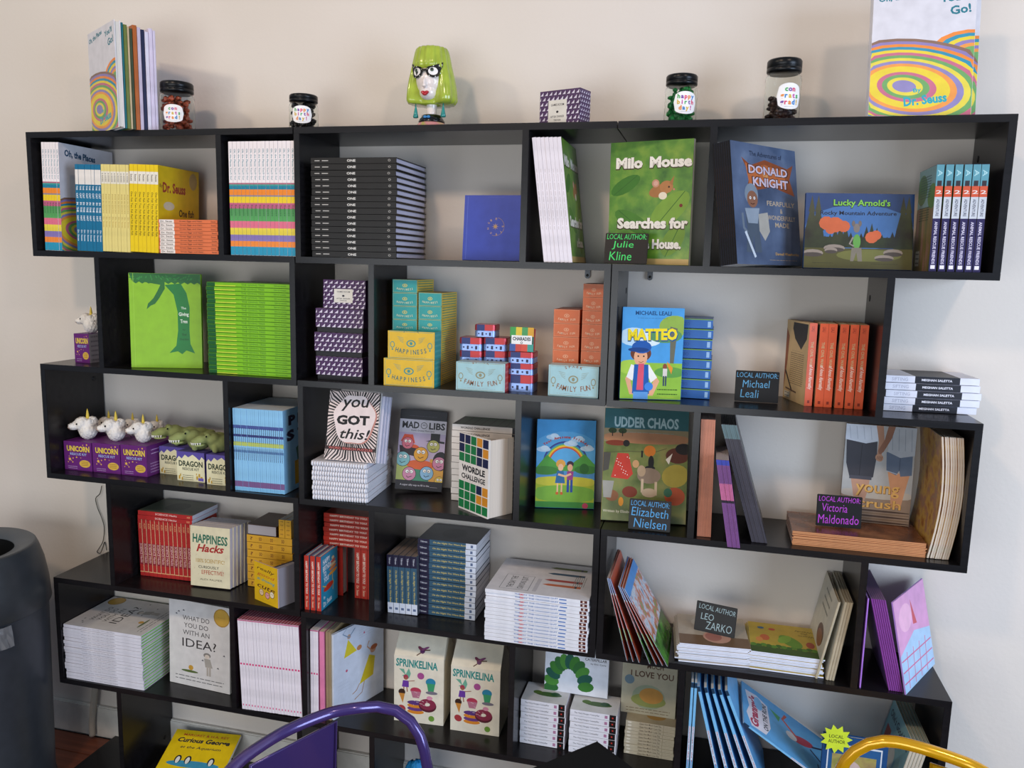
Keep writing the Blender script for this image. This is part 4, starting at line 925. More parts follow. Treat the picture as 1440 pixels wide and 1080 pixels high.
# ------------------------------------------------------------------ ROW 3
gb, gp = 'purple unicorn kit boxes', 'white unicorn plush heads'
kit(quad(88.6, 620, 129, 623, 129.5, 663.5, 91.5, 660.5), lev(3), 4.9, 'u', 'purple unicorn kit box, leftmost of the front three', 'white unicorn plush on the leftmost purple box', gb, 9.6, tg=gp)
kit(quad(129.6, 622.5, 169.5, 626, 169, 667, 130.5, 663.5), lev(3), 4.9, 'u', 'purple unicorn kit box, middle of the front three', 'white unicorn plush on the middle purple box', gb, 9.6, tg=gp)
kit(quad(169.9, 625, 207, 628, 207, 670.5, 169.5, 667.5), lev(3), 4.9, 'u', 'purple unicorn kit box, rightmost of the front three', 'white unicorn plush on the rightmost front purple box', gb, 9.6, tg=gp)
fk = fitq(quad(88.6, 620, 129, 623, 129.5, 663.5, 91.5, 660.5), lev(3), 4.9, free='xwh', w0=9, h0=9.5)
for i, lb in enumerate(['left', 'middle', 'right']):
    x = fk['x']+.8+i*8.6; thing('toy_box', MX(x, 15, lev(3)+.03), 'purple box in the second line behind, %s one' % lb, 'box', gb, pbox(8.2, fk['h'], 7.2, ('#672673',)*3))
    thing('unicorn_plush', MX(x-.4, 17.6, lev(3)+fk['h']+.03, -.6+.25*i) @ Matrix.Scale(1.05, 4), 'white plush in the back line, %s one' % lb, 'plush toy', gp, UNI)
gb, gp = 'cream and violet dragon kit boxes', 'green dragon plushes'
kit(quad(223.5, 626.5, 262, 631, 262, 672, 224.5, 667), lev(3), 10.2, 'd', 'dragon kit box set back on the left of three', 'green toothed plush, furthest left of three', gb, tg=gp, depth=9)
kit(quad(248.5, 633.5, 288.5, 638.5, 287.5, 679.5, 248.8, 674.5), lev(3), 5.0, 'd', 'dragon kit box at the very front, middle', 'green toothed plush in the middle, nearest the front', gb, tg=gp, depth=5.0)
kit(quad(290, 638, 331, 643, 331, 684, 290.5, 679.5), lev(3), 3.8, 'd', 'dragon kit box against the divider, cut off by it', 'green toothed plush beside the divider, half hidden', gb, tg=gp, depth=9)
def ppst(a):
    a.fill('#8fc3e6')
    for t, u, v, w, h, r in [('P', .25, .86, .2, .12, 0), ('E', .5, .86, .18, .12, 0), ('T', .75, .86, .2, .12, 0), ('S', .2, .68, .22, .13, .1), ('T', .5, .68, .2, .12, 0)]: a.text(t, u, v, w, h, '#241c3c', bold=.06, rot=r)
    a.poly([(.35, .5), (.6, .6), (.9, .5), (.85, .3), (.6, .15), (.4, .3)], '#1f6a5a'); a.circ(.6, .42, .12, '#b5422c'); a.rect(.3, .06, .42, .35, '#d9a52a')
row('paperback_book', 'book', quad(326.5, 574, 396.5, 578, 401, 696.7, 330.5, 691), 25, lev(3), 2.2, 19, 'very thin light blue spine', 'light blue thin books in the narrow compartment',
    lambda w, h, t: book(w, h, t, False, '#8fc3e6', '#8fc3e6', front=ppst, spine=dashes('#8cc4ea', '#2c2c5a', [(.28, .1, .6, 1), (.37, .1, .6, 1), (.55, .16, .6, 1)], [(.2, .24, '#4a5a9c'), (.31, .34, '#39407c'), (.40, .45, '#b9c86a'), (.5, .53, '#5d88b8'), (.88, .95, '#7a5a8a'), (.96, 1, '#7cb8e0')])), free='xywhr', yaw=0)
# spiral puzzle books
def spiral(w, h, t, front=None, cov='#e6e3ea'):
    P = book(w-.9, h, t, False, cov, '#f0eef2', cov, cp='#e9e8f0', front=front); P = [(n, m) for n, m in P]
    bm = bmesh.new(); n = 21; r = t*.56
    for i in range(n):
        z = h*(.03+.94*i/(n-1)); pts = []
        for k in range(10):
            a = 2*PI*k/10; pts.append((-(w-.9)/2-r*.2+r*math.cos(a), t/2+r*math.sin(a)))
        lo = [bm.verts.new((x, y, z-.2)) for x, y in pts]; hi = [bm.verts.new((x, y, z+.2)) for x, y in pts]
        bm.faces.new(lo[::-1]); bm.faces.new(hi)
        for k in range(10): bm.faces.new((lo[k], lo[(k+1) % 10], hi[(k+1) % 10], hi[k]))
    P.append(('spiral_binding', to_mesh(bm, 'spiral', mt('#e9e8ee', .3, 0, .03), True))); return P
f = fitq(quad(438, 648.5, 518, 654, 514, 704, 438.5, 703.5), lev(3), .6, yaw=.06, free='xwh', w0=15, h0=9, sy=2)
pile('puzzle_book', 'book', None, 8, lev(3), 0, 20, 'white spiral-bound puzzle book lying in the spiral pile', 'pile of white spiral-bound puzzle books', lambda w, h, t: spiral(w, h, t), fits=f, jit=.25)
zt = lev(3)+f['h']+.02
def ygt(a):
    a.fill('#e2cfc9')
    rr = random.Random(5)
    for i in range(64):
        an = 2*PI*i/64; x0, y0 = .52+.36*math.cos(an), .58+.33*math.sin(an); x1, y1 = .5+.8*math.cos(an+.12), .55+.75*math.sin(an+.12)
        P = lambda u, v: (min(1, max(0, u)), min(1, max(0, v)))
        a.line([P(x0, y0), P((x0+x1)/2+.02, (y0+y1)/2), P(x1, y1)], .022 if i % 3 else .035, '#17171a')
    pts = [(.52+.4*math.cos(t)*(1+.06*math.sin(5*t)), .6+.35*math.sin(t)*(1+.05*math.cos(6*t))) for t in np.linspace(0, 2*PI, 40)[:-1]]
    a.poly([(u+.03, v-.012) for u, v in pts], '#c08478'); a.poly(pts, '#e6d5d2')
    a.text('you', .52, .8, .55, .17, '#161416', bold=.015, shear=.2, rot=.05); a.text('GOT', .5, .585, .64, .14, '#161416', bold=.05, rot=.03); a.text('this!', .56, .39, .58, .15, '#161416', bold=.015, shear=.25)
    a.rect(0, .15, .97, .2, '#33201f'); a.text('WORD SEARCH PUZZLES', .5, .175, .86, .035, '#c0605c', bold=.03)
f = fitq(quad(465.6, 549.5, 535.6, 553.5, 528, 653.5, 454, 646.7), zt, 2.5, yaw=.2, tilt=.1, roll=.06, free='xyatrwh', w0=13, h0=18, sy=1.2)
YG = spiral(f['w'], f['h'], 1.0, front=ygt, cov='#ddd8e2')
thing('puzzle_book', FM(f) @ TT(0, 0, .2), 'puzzle book with black brush lettering, standing on the spiral pile', 'book', None, book(f['w'], f['h'], 1.0, False, '#ddd0cc', front=ygt))
PB = book(f['w'], f['h']-.8, 1.0, False, '#c9c8d8', '#dcdcec', '#dcdcec', cp='#c8c8da')
for i in range(3):
    thing('puzzle_book', FM(f) @ TT(.75+.45*i, 1.15+1.12*i, .25), 'white puzzle book standing behind the brush-lettered one, %s' % ['nearest', 'middle', 'furthest back'][i], 'book', 'puzzle books standing behind the brush-lettered cover', PB)
def madlibs(a):
    a.fill('#b9a9c4'); a.rect(0, .88, 1, 1, '#191a24'); a.lines(1, .5, .6, .925, .93, '#55566a'); a.rect(0, .715, 1, .88, '#c9c3cc')
    a.text('MAD', .24, .81, .36, .085, '#15151a', bold=.03); a.text('LIBS', .8, .81, .34, .085, '#15151a', bold=.03); a.circ(.52, .81, .07, '#15151a'); a.circ(.52, .81, .058, '#c9c3cc'); a.text('oo', .52, .815, .06, .02, '#15151a')
    a.text("World's Greatest Word Game", .5, .745, .5, .022, '#2a2a30')
    a.rect(0, .12, .3, .35, '#a8b060'); a.rect(.7, .12, 1, .4, '#d9a040'); a.rect(.3, .12, .7, .3, '#3f8a6a')
    F = [(.2, .58, .12, '#c86a7c'), (.75, .56, .13, '#b0b060'), (.12, .38, .15, '#7fb8bc'), (.5, .45, .15, '#e0a030'), (.9, .35, .14, '#c880a0'), (.28, .2, .14, '#c884a0'), (.65, .22, .14, '#88b8d8'), (.93, .13, .1, '#d9b840')]
    a.ell(.32, .5, .16, .07, '#d9582c'); a.ell(.5, .32, .3, .06, '#d8602c'); a.ell(.93, .38, .17, .12, '#1c1820'); a.poly([(.03, .55), (.4, .52), (.38, .42), (.05, .45)], '#2c2026'); a.poly([(.05, .6), (.36, .58), (.3, .69), (.12, .69)], '#cf4a30'); a.poly([(.58, .62), (.98, .6), (.98, .625), (.88, .63), (.88, .72), (.68, .72), (.68, .635)], '#17181c')
    for u, v, r, c in F:
        a.circ(u, v, r*1.07, '#17151c'); a.circ(u, v, r, c); e = r*.32
        for s in (-1, 1): a.circ(u+s*e, v+r*.2, r*.3, '#17151c', 10); a.circ(u+s*e, v+r*.2, r*.26, '#f2efe9', 10); a.circ(u+s*e*.8, v+r*.17, r*.09, '#101010', 8)
        a.line([(u-r*.4, v-r*.2), (u-.02, v-r*.34), (u+r*.4, v-r*.2)], .014, '#17151c')
    a.rect(0, 0, 1, .12, '#1a1720'); a.text('A super silly way to fill in the ______', .5, .06, .8, .03, '#c8c4cc')
face('word_game_tin', 'tin', quad(564.4, 576.7, 629.6, 580.7, 621, 735/4.5+530, 554.4, 688.9), lev(3), 15.3, 1.6, 'black-edged flat tin with cartoon faces, leaning on the wall', lambda w, h, t: pbox(w, h, t, ('#17161a',)*3, front=madlibs, bevel=.25, names=('tin_body', 'lid_print', 's', 't')), tilt=.1, yaw=.12, roll=.05, free='xyatrwh')
def wsp(a): a.fill('#e3dcd6'); a.text('WORDLE CHALLENGE', .36, .5, .46, .36, '#26262c', bold=.03); a.rect(.93, 0, 1, 1, '#2c2c34')
f = fitq(quad(636, 596, 727, 602, 723, 709, 633.5, 703), lev(3), 10.8, yaw=0, free='xywh', w0=18, h0=22)
f['w'] = min(f['w'], 17.8); nW = 12
pile('puzzle_book', 'book', None, nW, lev(3), 0, 11.3, 'cream puzzle paperback lying in the pile behind the grid cover', 'pile of cream puzzle paperbacks', lambda w, h, t: book(w, h, t, False, '#2f3432', '#e3dcd6', '#e8e2da', cp='#e6d8cc', spine=wsp, front=lambda a: [a.fill('#23282a')]+[a.rect(.06+.19*i, .06+.13*j, .22+.19*i, .17+.13*j, '#3a5a44') for i in range(5) for j in range(7)]), fits=f, jit=.1)
def wordle(a):
    a.fill('#ece6e0'); G, N, O_ = '#1f7a44', '#22284c', '#d9902c'
    rows = [(N, N, G, O_, N), (N, G, G, N, O_), (G, G, G, N, N), None, None, (G, G, G, N, O_), (G, G, G, O_, O_), (G, G, G, G, G)]
    for j, r in enumerate(rows):
        if r:
            for i, c in enumerate(r): v = 1-(j+1)*.122; a.rect(.01+.2*i, v, .19+.2*i, v+.11, c)
    a.text('WORDLE', .5, .555, .78, .085, '#1c1c22', bold=.04); a.text('CHALLENGE', .5, .45, .8, .07, '#1c1c22', bold=.03); a.lines(1, .5, .8, .4, .405, '#c07a7a')
f2 = fitq(quad(646, 608, 690, 618.5, 683, 731, 644.5, 713), lev(3), 2.2, yaw=-.7, free='xyawh', w0=12, h0=21, sy=3, sa=.7)
thing('puzzle_book', FM(f2) @ TT(0, 0, .02), 'puzzle paperback with green, navy and amber letter grid, standing open', 'book', None,
      book(f2['w'], f2['h'], .5, False, '#ece6e0', front=wordle, cp='#efe4d8')+[('open_pages', box_mesh(f2['w']/2-.6, .55, 0, f2['w']/2-.2, 8.2, f2['h']-.3, pages('#ecdcca')))])
# middle cell: rainbow + farm books
def rainbow(a):
    a.fill('#3f93cc'); a.ell(.5, .62, .6, .25, '#58a5d6')
    for i, c in enumerate(['#3a2f7a', '#2f62a8', '#3fa0b0', '#7fae4a', '#e8cf3a', '#e8902c', '#c8402f']): a.arcband(.5, .5, .37-.017*i, .387-.017*i, c, .05, PI-.05, 22)
    for u, v in [(.28, .8), (.12, .66), (.86, .68), (.58, .73), (.7, .78)]: a.ell(u, v, .12, .03, '#b9d4e8'); a.ell(u+.02, v+.015, .07, .028, '#cfe2ee')
    a.poly([(0, .45), (.18, .6), (.4, .48), (.6, .5), (.82, .62), (1, .5), (1, .3), (0, .3)], '#4f9a3c'); a.rect(0, .3, 1, .42, '#4f8fc0'); a.ell(.15, .42, .25, .05, '#3f7f34'); a.ell(.85, .44, .2, .05, '#3f7f34'); a.ell(.82, .45, .08, .06, '#2f6a2c')
    a.rect(0, 0, 1, .3, '#a8b82a'); a.ell(.5, .3, .6, .06, '#c8c23a'); a.ell(.5, .16, .6, .1, '#7aae3a'); a.rect(0, 0, 1, .07, '#3f8a3a')
    a.arctext('Your Awesome Friends', .5, .42, .58, 2.25, .9, .062, '#b9392c', .04)
    a.ell(.42, .5, .08, .05, '#dca24a'); a.ell(.42, .46, .045, .04, '#e8b892'); a.ell(.58, .5, .06, .035, '#3a2a3a'); a.ell(.58, .46, .045, .04, '#e3aa88'); a.poly([(.36, .42), (.47, .42), (.5, .28), (.33, .28)], '#2f6a9a'); a.poly([(.53, .42), (.64, .42), (.63, .32), (.53, .32)], '#9a3f80'); a.rect(.53, .18, .57, .32, '#2a4a9a'); a.rect(.59, .18, .63, .32, '#2a4a9a'); a.line([(.38, .38), (.5, .36), (.6, .39)], .035, '#e8b892')
    a.rect(.36, .17, .385, .28, '#e8b892'); a.rect(.43, .17, .455, .28, '#e8b892'); a.rect(.345, .15, .39, .18, '#c8602c'); a.rect(.42, .15, .465, .18, '#c8602c'); a.circ(.85, .03, .05, '#b9405a'); a.lines(1, .5, .35, .05, .055, '#2a4a1a')
face('picture_book', 'book', quad(757, 591, 837.4, 592, 836, 715.7, 751, 712.5), lev(3), 13, 1.0, 'blue picture book with two children hugging beneath a rainbow', lambda w, h, t: book(w, h, t, True, '#3f93cc', '#2f6a9a', front=rainbow), tilt=.08, yaw=.15)
FARM = mottle([(.3, '#4a5a2c'), (.55, '#7a8248'), (.75, '#9a8a4f')], 14, .2)
def udder(a):
    a.fill(FARM); a.rect(0, .82, 1, 1, '#2a5a5e'); a.rect(0, .7, 1, .82, '#8a7a5a'); a.ell(.5, .74, .6, .05, '#a8744f')
    a.text('UDDER CHAOS', .5, .875, .78, .1, '#3f6a70', bold=.06); a.text('UDDER CHAOS', .5, .88, .76, .095, '#9fb8ba', bold=.03); a.lines(1, .5, .7, .79, .795, '#8a9a94')
    for u in (.1, .22): a.ell(u, .8, .05, .025, '#2c3c1c'); a.rect(u-.006, .75, u+.006, .8, '#2a1c12')
    a.ell(.15, .69, .13, .025, '#7a3018'); a.ell(.27, .69, .04, .03, '#17120f'); a.line([(.0, .6), (.3, .62), (.6, .62), (.75, .66)], .005, '#3a3020')
    a.poly([(.17, .6), (.3, .6), (.36, .42), (.3, .37), (.1, .38)], '#c0392a')
    for i in range(16): a.circ(.15+.17*((i*.37) % 1), .4+.18*((i*.61) % 1), .006, '#f0e6dc', 6); a.L -= 1
    a.poly([(0, .6), (.09, .6), (.07, .45), (0, .43)], '#4a463f'); a.ell(.55, .63, .07, .05, '#c8741f'); a.ell(.57, .53, .035, .06, '#14110f'); a.ell(.56, .48, .06, .02, '#14110f'); a.rect(.45, .57, .47, .63, '#14110f'); a.ell(.39, .51, .04, .035, '#c99a6a')
    a.ell(.55, .41, .14, .07, '#8a7664'); a.ell(.46, .45, .05, .05, '#b59a7c'); a.rect(.46, .26, .49, .38, '#c9b094'); a.rect(.62, .24, .65, .36, '#c9b094'); a.ell(.56, .26, .09, .04, '#c0a88c'); a.ell(.88, .6, .14, .07, '#5a2c1c'); a.ell(.95, .66, .1, .05, '#1d1714'); a.poly([(.74, .56), (.82, .62), (.78, .52)], '#e8dccc'); a.ell(.86, .42, .16, .1, '#a8963c', rot=.3)
    a.ell(.86, .24, .12, .08, '#b0502c'); a.ell(.78, .27, .05, .04, '#3a6a50'); a.ell(.33, .26, .09, .05, '#7a3420'); a.ell(.12, .22, .08, .05, '#8a5a3a'); a.poly([(.0, .35), (.14, .35), (.11, .2), (.02, .2)], '#9a978f'); a.ell(.23, .17, .03, .04, '#d9902a'); a.text('Written by Elizabeth', .2, .08, .36, .03, '#d8d0b8')
f = face('picture_book', 'book', quad(851.4, 574.5, 968, 580.6, 965.4, 739.5, 844.5, 731), lev(3), 7.5, 1.1, 'glossy farmyard picture book with red spotted dress on a clothesline', lambda w, h, t: book(w, h, t, True, '#4a5a3a', '#c8a83a', front=udder, rough=.15), tilt=.1)
xs = atz(885, 745, lev(3)); 
face('chalkboard_sign', 'sign', quad(885.7, 701, 944.9, 706.5, 941.7, 749.5, 883, 744), lev(3), 2.3, .4, 'small dark card with blue lettering below the farmyard book',
     lambda w, h, t: chalk(w, h, [('LOCAL AUTHOR:', .5, .86, .92, .17, -.01), ('Elizabeth', .5, .58, .88, .28, -.02), ('Nielsen', .52, .22, .78, .3, -.01)], '#4a9ad0'), tilt=.15, sy=2)
row('picture_book', 'book', quad(987.5, 589.6, 1005, 590.8, 1001, 755.5, 978.5, 753.8), 11, lev(3), 1.8, 20, 'thin salmon spine against the dark divider', 'thin salmon spines',
    lambda w, h, t: book(w, h, t, False, '#c98a74', '#cf8a70', '#a0604c', spine=lambda a: (a.fill('#d0896d'), a.rect(0, .8, 1, 1, '#7a4434'))), free='xyrwh')
lean_row('picture_book', 'book', (1023, 768.5), (1041, 771), (1007, 646.6), 9, lev(3), -3.6, 15, 'thin purple and pink spine leaning left', 'thin purple and pink leaning books',
    lambda w, h, t: book(w, h, t, False, '#6a4a7c', '#6d3f78', '#4a3450', spine=lambda a: (a.fill('#7a4a84'), a.rect(0, 0, .06, 1, '#3a4ab0'), a.rect(.06, .24, .3, 1, '#7d4f8a') if 0 else None, a.rect(.27, 0, .46, 1, '#c86a94'), a.rect(.46, 0, .49, 1, '#201826'), a.rect(0, .84, 1, 1, '#3a2444'), a.lines(1, .7, .2, .4, .45, '#b99ac0'))))
lean_row('picture_book', 'book', (1057, 766), (1079, 767.5), (1014, 597), 8, lev(3), 1.6, 20.5, 'tall thin slate grey spine leaning left', 'tall dark leaning books',
    lambda w, h, t: book(w, h, t, True, '#3a3840', '#35323a', '#2c2a30', spine=lambda a: (a.fill('#3f3c44'), a.rect(0, 0, .12, 1, '#5f7478'), a.lines(1, .5, .5, .4, .45, '#7a6a78'))))
BRN = mottle([(.3, '#4a2a1c'), (.5, '#7a4a30'), (.7, '#a8704a')], 16, .25)
f = fitq(quad(1114.6, 745, 1304, 766, 1301, 784, 1114.6, 766.5), lev(3), 3, free='xywh', w0=28, h0=3)
f['h'] = max(2.4, min(f['h'], 4.0))
pile('picture_book', 'book', None, 9, lev(3), 3, 16, 'brown-edged picture book lying in the low brown pile', 'low pile of brown picture books', lambda w, h, t: book(w, h, t, False, '#7a4a30', '#c07a50', '#5a3424', front=lambda a: a.fill(BRN), spine=lambda a: (a.fill('#c98a5c'), a.rect(0, .78, 1, 1, '#6a3a24'))), fits=f, jit=.12)
zb = lev(3)+f['h']+.02
face('chalkboard_sign', 'sign', quad(1149, 694.5, 1213, 700.6, 1211, 744, 1147.6, 739), zb, 6, .4, 'small black card with magenta lettering on the brown pile',
     lambda w, h, t: chalk(w, h, [('LOCAL AUTHOR:', .5, .87, .92, .16, 0), ('Victoria', .4, .6, .56, .25, 0), ('Maldonado', .49, .24, .9, .28, .03)], '#b53fc4'), tilt=.1, sy=2)
def young(a):
    a.fill('#a9a9a8'); a.rect(0, 0, 1, .3, '#8f7a68'); a.ell(.5, .3, .6, .05, '#b5aca0')
    a.poly([(.12, .46), (.4, .46), (.37, .3), (.33, .18), (.2, .18), (.17, .3)], '#b78d76'); a.poly([(.64, .54), (.95, .52), (.9, .34), (.86, .18), (.72, .18), (.7, .34)], '#c48f6a')
    a.poly([(.02, .84), (.46, .84), (.47, .7), (.44, .47), (.3, .44), (.1, .46), (.04, .6)], '#3a3a42'); a.line([(.25, .8), (.24, .48)], .008, '#24242a'); a.rect(.1, .44, .42, .475, '#4a4a54')
    a.poly([(.6, .74), (.97, .72), (.98, .52), (.82, .5), (.8, .56), (.76, .51), (.62, .55)], '#5c6c84'); a.line([(.8, .7), (.8, .56)], .008, '#3c4a60'); a.line([(.62, .55), (.78, .52)], .01, '#a8b4c4')
    a.poly([(0, 1), (.46, 1), (.47, .84), (.3, .81), (0, .84)], '#c6ccd6'); a.poly([(.6, 1), (1, 1), (1, .72), (.8, .69), (.62, .74)], '#aeb6c0')
    for k in range(4): a.line([(.05+.1*k, .98), (.08+.1*k, .85)], .008, '#a0a8b6'); a.line([(.66+.09*k, .98), (.68+.09*k, .76)], .008, '#8a94a2')
    a.poly([(.43, 1), (.53, 1), (.56, .84), (.53, .69), (.47, .69), (.48, .84)], '#a97c62'); a.poly([(.6, 1), (.7, 1), (.66, .88), (.56, .74), (.5, .7), (.48, .75), (.56, .86)], '#8a5e48')
    a.ell(.505, .675, .055, .04, '#b08468', rot=.6)
    for k in range(4): a.line([(.47+.02*k, .66-.004*k), (.485+.02*k, .69)], .008, '#7a5240')
    for i in range(5): a.ell(.5, .13-.028*i, .52, .01, '#7a6450' if i % 2 else '#4a382e')
    a.text('young', .52, .33, .62, .12, '#7a5424', bold=.03); a.text('young', .515, .333, .62, .12, '#d8a85c', bold=.01); a.text('crush', .56, .2, .62, .09, '#7a5424', bold=.03); a.text('crush', .555, .203, .62, .09, '#d8a85c', bold=.01)
face('hardcover_book', 'book', quad(1190, 594, 1291, 604.7, 1277, 740, 1180, 732), zb, 12.5, 1.6, 'glossy hardcover of two people holding hands, standing on brown pile', lambda w, h, t: book(w, h, t, True, '#6a5a4f', front=young, rough=.15), tilt=.12, yaw=.0, sy=2)
PNT = mottle([(.25, '#6a3c24'), (.4, '#a8703a'), (.5, '#c8a050'), (.6, '#a87460'), (.72, '#8fa07c')], 26, .3)
# books at the right end: bowed to the left at the foot; the leftmost turns its painted cover to the room
BK = book(20, 29.2, .62, False, PNT, '#cbbcaa', PNT, cp='#d6c6b4', back=lambda a: (a.fill(PNT), a.ell(.5, .5, .2, .25, mottle([(.3, '#6a2c24'), (.6, '#a89a4a'), (.8, '#c8b48a')], 30, .3), 16)))
b = aty(1306.5, 786, 2.6); tt = aty(1328, 613, 2.6); an = math.atan2(tt[0]-b[0], tt[2]-b[2]); hh = math.hypot(tt[0]-b[0], tt[2]-lev(3))
def bent(w, h, t, cov, pg, art):
    """paperback sagging under its own weight: bowed along its height"""
    n = 9; bm = bmesh.new(); bend = lambda q: 1.3*math.sin(PI*q)
    def slab(y0, y1, e, mi):
        L = []
        for i in range(n+1):
            q = i/n; s = bend(q); L.append([bm.verts.new((x, y-s, q*h-e*(q > .5)*.1)) for x, y in ((-w/2, y0), (w/2-e, y0), (w/2-e, y1), (-w/2, y1))])
        for A, B in zip(L, L[1:]):
            for k in range(4): bm.faces.new((A[k], A[(k+1) % 4], B[(k+1) % 4], B[k])).material_index = mi
        bm.faces.new(L[0]).material_index = mi; bm.faces.new(L[-1]).material_index = mi
    slab(0, .04, 0, 0); slab(t-.04, t, 0, 0); me = to_mesh(bm, 'cover', [cov]); bm = bmesh.new(); slab(.04, t-.04, 0, 0)
    return [('cover', me), ('pages', to_mesh(bm, 'pages', [pages(pg)]))]
BB = bent(19.6, hh*.985, .45, PNT, '#d8c8b6', None)
for i in range(9):
    px = 1302+3.35*i+(1.5 if i > 0 else 0); x = aty(px, 786, 2.6)[0]
    thing('picture_book', MX(x, 2.6+.1*(i % 3), lev(3)+.15) @ Matrix.Rotation(an*.95, 4, 'Y') @ TT(.62, 10, 0) @ STAND, olab('bowed picture book with pale page edges outward', i, 9), 'book', 'bowed picture books at the right end', BB)

# ------------------------------------------------------------------ ROW 4
def hap_bands(a):
    a.fill('#b02c2a'); a.rect(.42, 0, .8, 1, '#8f2a34'); a.text('SCIENCE Hacks', .6, .5, .34, .6, '#d8a8a4', bold=.02); a.rect(.92, 0, .935, 1, '#d8a070'); a.text('ALEX', .12, .5, .1, .4, '#d8a070'); a.rect(0, .86, .93, 1, '#d9b088')
f = row('paperback_book', 'book', quad(194, 730, 269, 736, 269, 816, 196.5, 810), 12, lev(4), 8.4, 13, 'thin dark red spine with pale lettering', 'red spined paperbacks', lambda w, h, t: book(w, h, t, False, '#a8322c', spine=hap_bands), free='xywhr', sy=.8)
z = lev(4)+f['h']+.03
f3 = fitq(quad(192.5, 713, 269, 721, 269, 735, 193, 729), z, 8.4, free='xwh', w0=17, h0=3)
pile('paperback_book', 'book', None, 2, z, 8.4, 12.6, 'red paperback lying across the red spines', 'red paperbacks lying on the red row', lambda w, h, t: book(w, h, t, False, '#555c4c', '#b02c2a', '#b02c2a', cp='#c9cdd8', spine=sp_text('#b02c2a', [('SCIENCE Hacks', .52, .4, .45, '#e0c0b8'), ('ALEX', .93, .06, .4, '#d8a070')]), front=lambda a: (a.fill('#5c6354'), a.ell(.5, .5, .3, .2, '#3f463c'))), fits=dict(f3, h=min(f3['h'], 2.8)), jit=.25)
def hhacks(a):
    a.fill('#ddd2b0'); a.text('HAPPINESS', .5, .79, .88, .15, '#2f6a54', bold=.03, rot=-.03); a.text('Hacks', .5, .64, .7, .13, '#a8302c', bold=.03, shear=.3); a.text('100% SCIENTIFIC!', .5, .43, .72, .065, '#b08a3a', bold=.01); a.text('CURIOUSLY', .46, .325, .52, .045, '#2c3430', bold=.01); a.text('EFFECTIVE!', .56, .24, .56, .07, '#b0503a', bold=.01); a.text('ALEX PALMER', .52, .12, .56, .03, '#3a3428', bold=.0)
    for u, v in [(.1, .3), (.8, .3), (.2, .2), (.9, .5), (.15, .52)]: a.circ(u, v, .006, '#b0503a', 6)
face_stack('paperback_book', 'book', quad(267, 741, 324, 745.5, 323, 831, 269, 824), 6, lev(4), 6.3, 1.6, ('cream paperback with green and red hand lettering, facing out', 'cream paperback with the same cover'), 'cream paperbacks standing one behind another', lambda w, h, t: book(w, h, t, False, '#ddd2b0', '#e8e0cc', cp='#d9d2dc', front=hhacks), yaw=0.05, dx=.25)
def ysp(a):
    a.fill('#d9a530'); 
    for u in (.1, .3, .55, .8): a.text('?' if u < .2 else 'so', u, .5, .06, .5, '#7a4a24')
    a.lines(1, .45, .5, .5, .55, '#a8782a')
f = fitq(quad(346, 738, 411, 741, 411, 830, 349, 823), lev(4), 8.5, free='xywh', w0=14, h0=19, sy=.8)
f['x'] = min(f['x'], W-T-.3-f['w']/2)
pile('paperback_book', 'book', None, 7, lev(4), 8.5, 12.5, 'chunky mustard yellow paperback lying in the pile by the panel', 'pile of chunky mustard paperbacks', lambda w, h, t: book(w, h, t, False, '#d9a530', '#d9a530', cp='#b5aeae', spine=ysp, front=lambda a: a.fill('#5a4a40')), fits=dict(f, h=f['h']*.83), jit=.1)
ft = dict(f); zt = lev(4)+f['h']*.83+.03
thing('paperback_book', MX(f['x']-2.4, f['y']+.3, zt) @ TT(0, 0, 0), 'chunky paperback with grey pages outward, top left of mustard pile', 'book', None, [('cover', box_mesh(-4.6, 0, 0, 4.6, 12, 3.0, mt('#4f3a34'))), ('pages', box_mesh(-4.5, -.03, .15, 4.5, 11.8, 2.85, pages('#a8a4aa')))])
row('paperback_book', 'book', None, 2, zt, f['y'], 12, 'mustard paperback standing on top of the pile', 'mustard paperbacks on top of the pile', lambda w, h, t: book(w, 5.4, t, False, '#d9a530', spine=ysp), fits=dict(f, x=f['x']+f['w']/2-2.2, z=zt, w=4.0, h=5.4))
def yell(a):
    a.fill('#e0b41e'); 
    for t, v, c in [('really', .84, '#5a3a20'), ('good', .7, '#c86a2a'), ('at drawing', .57, '#2f9aa0'), ('cute', .4, '#5a3420')]: a.text(t, .5, v, .75, .1, c, bold=.01, shear=.2, rot=-.05)
    for u, v, c in [(.3, .25, '#e8c8a0'), (.55, .22, '#e0a0a0'), (.75, .28, '#f0e0c0')]: a.circ(u, v, .1, '#5a3a20'); a.circ(u, v, .085, c); a.circ(u-.03, v+.01, .012, '#2a1a14', 6); a.circ(u+.03, v+.01, .012, '#2a1a14', 6)
    a.lines(1, .5, .7, .07, .075, '#7a5a20')
f = fitq(quad(357.6, 787, 390.5, 802, 390.5, 855, 358, 843.5), lev(4), 1.6, yaw=-.4, free='xyawh', w0=9, h0=12, sy=2, sa=.4)
thing('paperback_book', FM(f) @ TT(0, 0, .02), 'small bright yellow paperback standing half open with cute doodles', 'book', None, book(f['w'], f['h'], .35, False, '#e0b41e', front=yell, cp='#c9b0d0')+[('open_pages', box_mesh(f['w']/2-1.6, .4, 0, f['w']/2-.1, 6.5, f['h']-.1, pages('#9a949c'))), ('back_cover', box_mesh(f['w']/2-2.2, .4, 0, f['w']/2-1.7, 7, f['h'], mt('#2a2c3a')))])
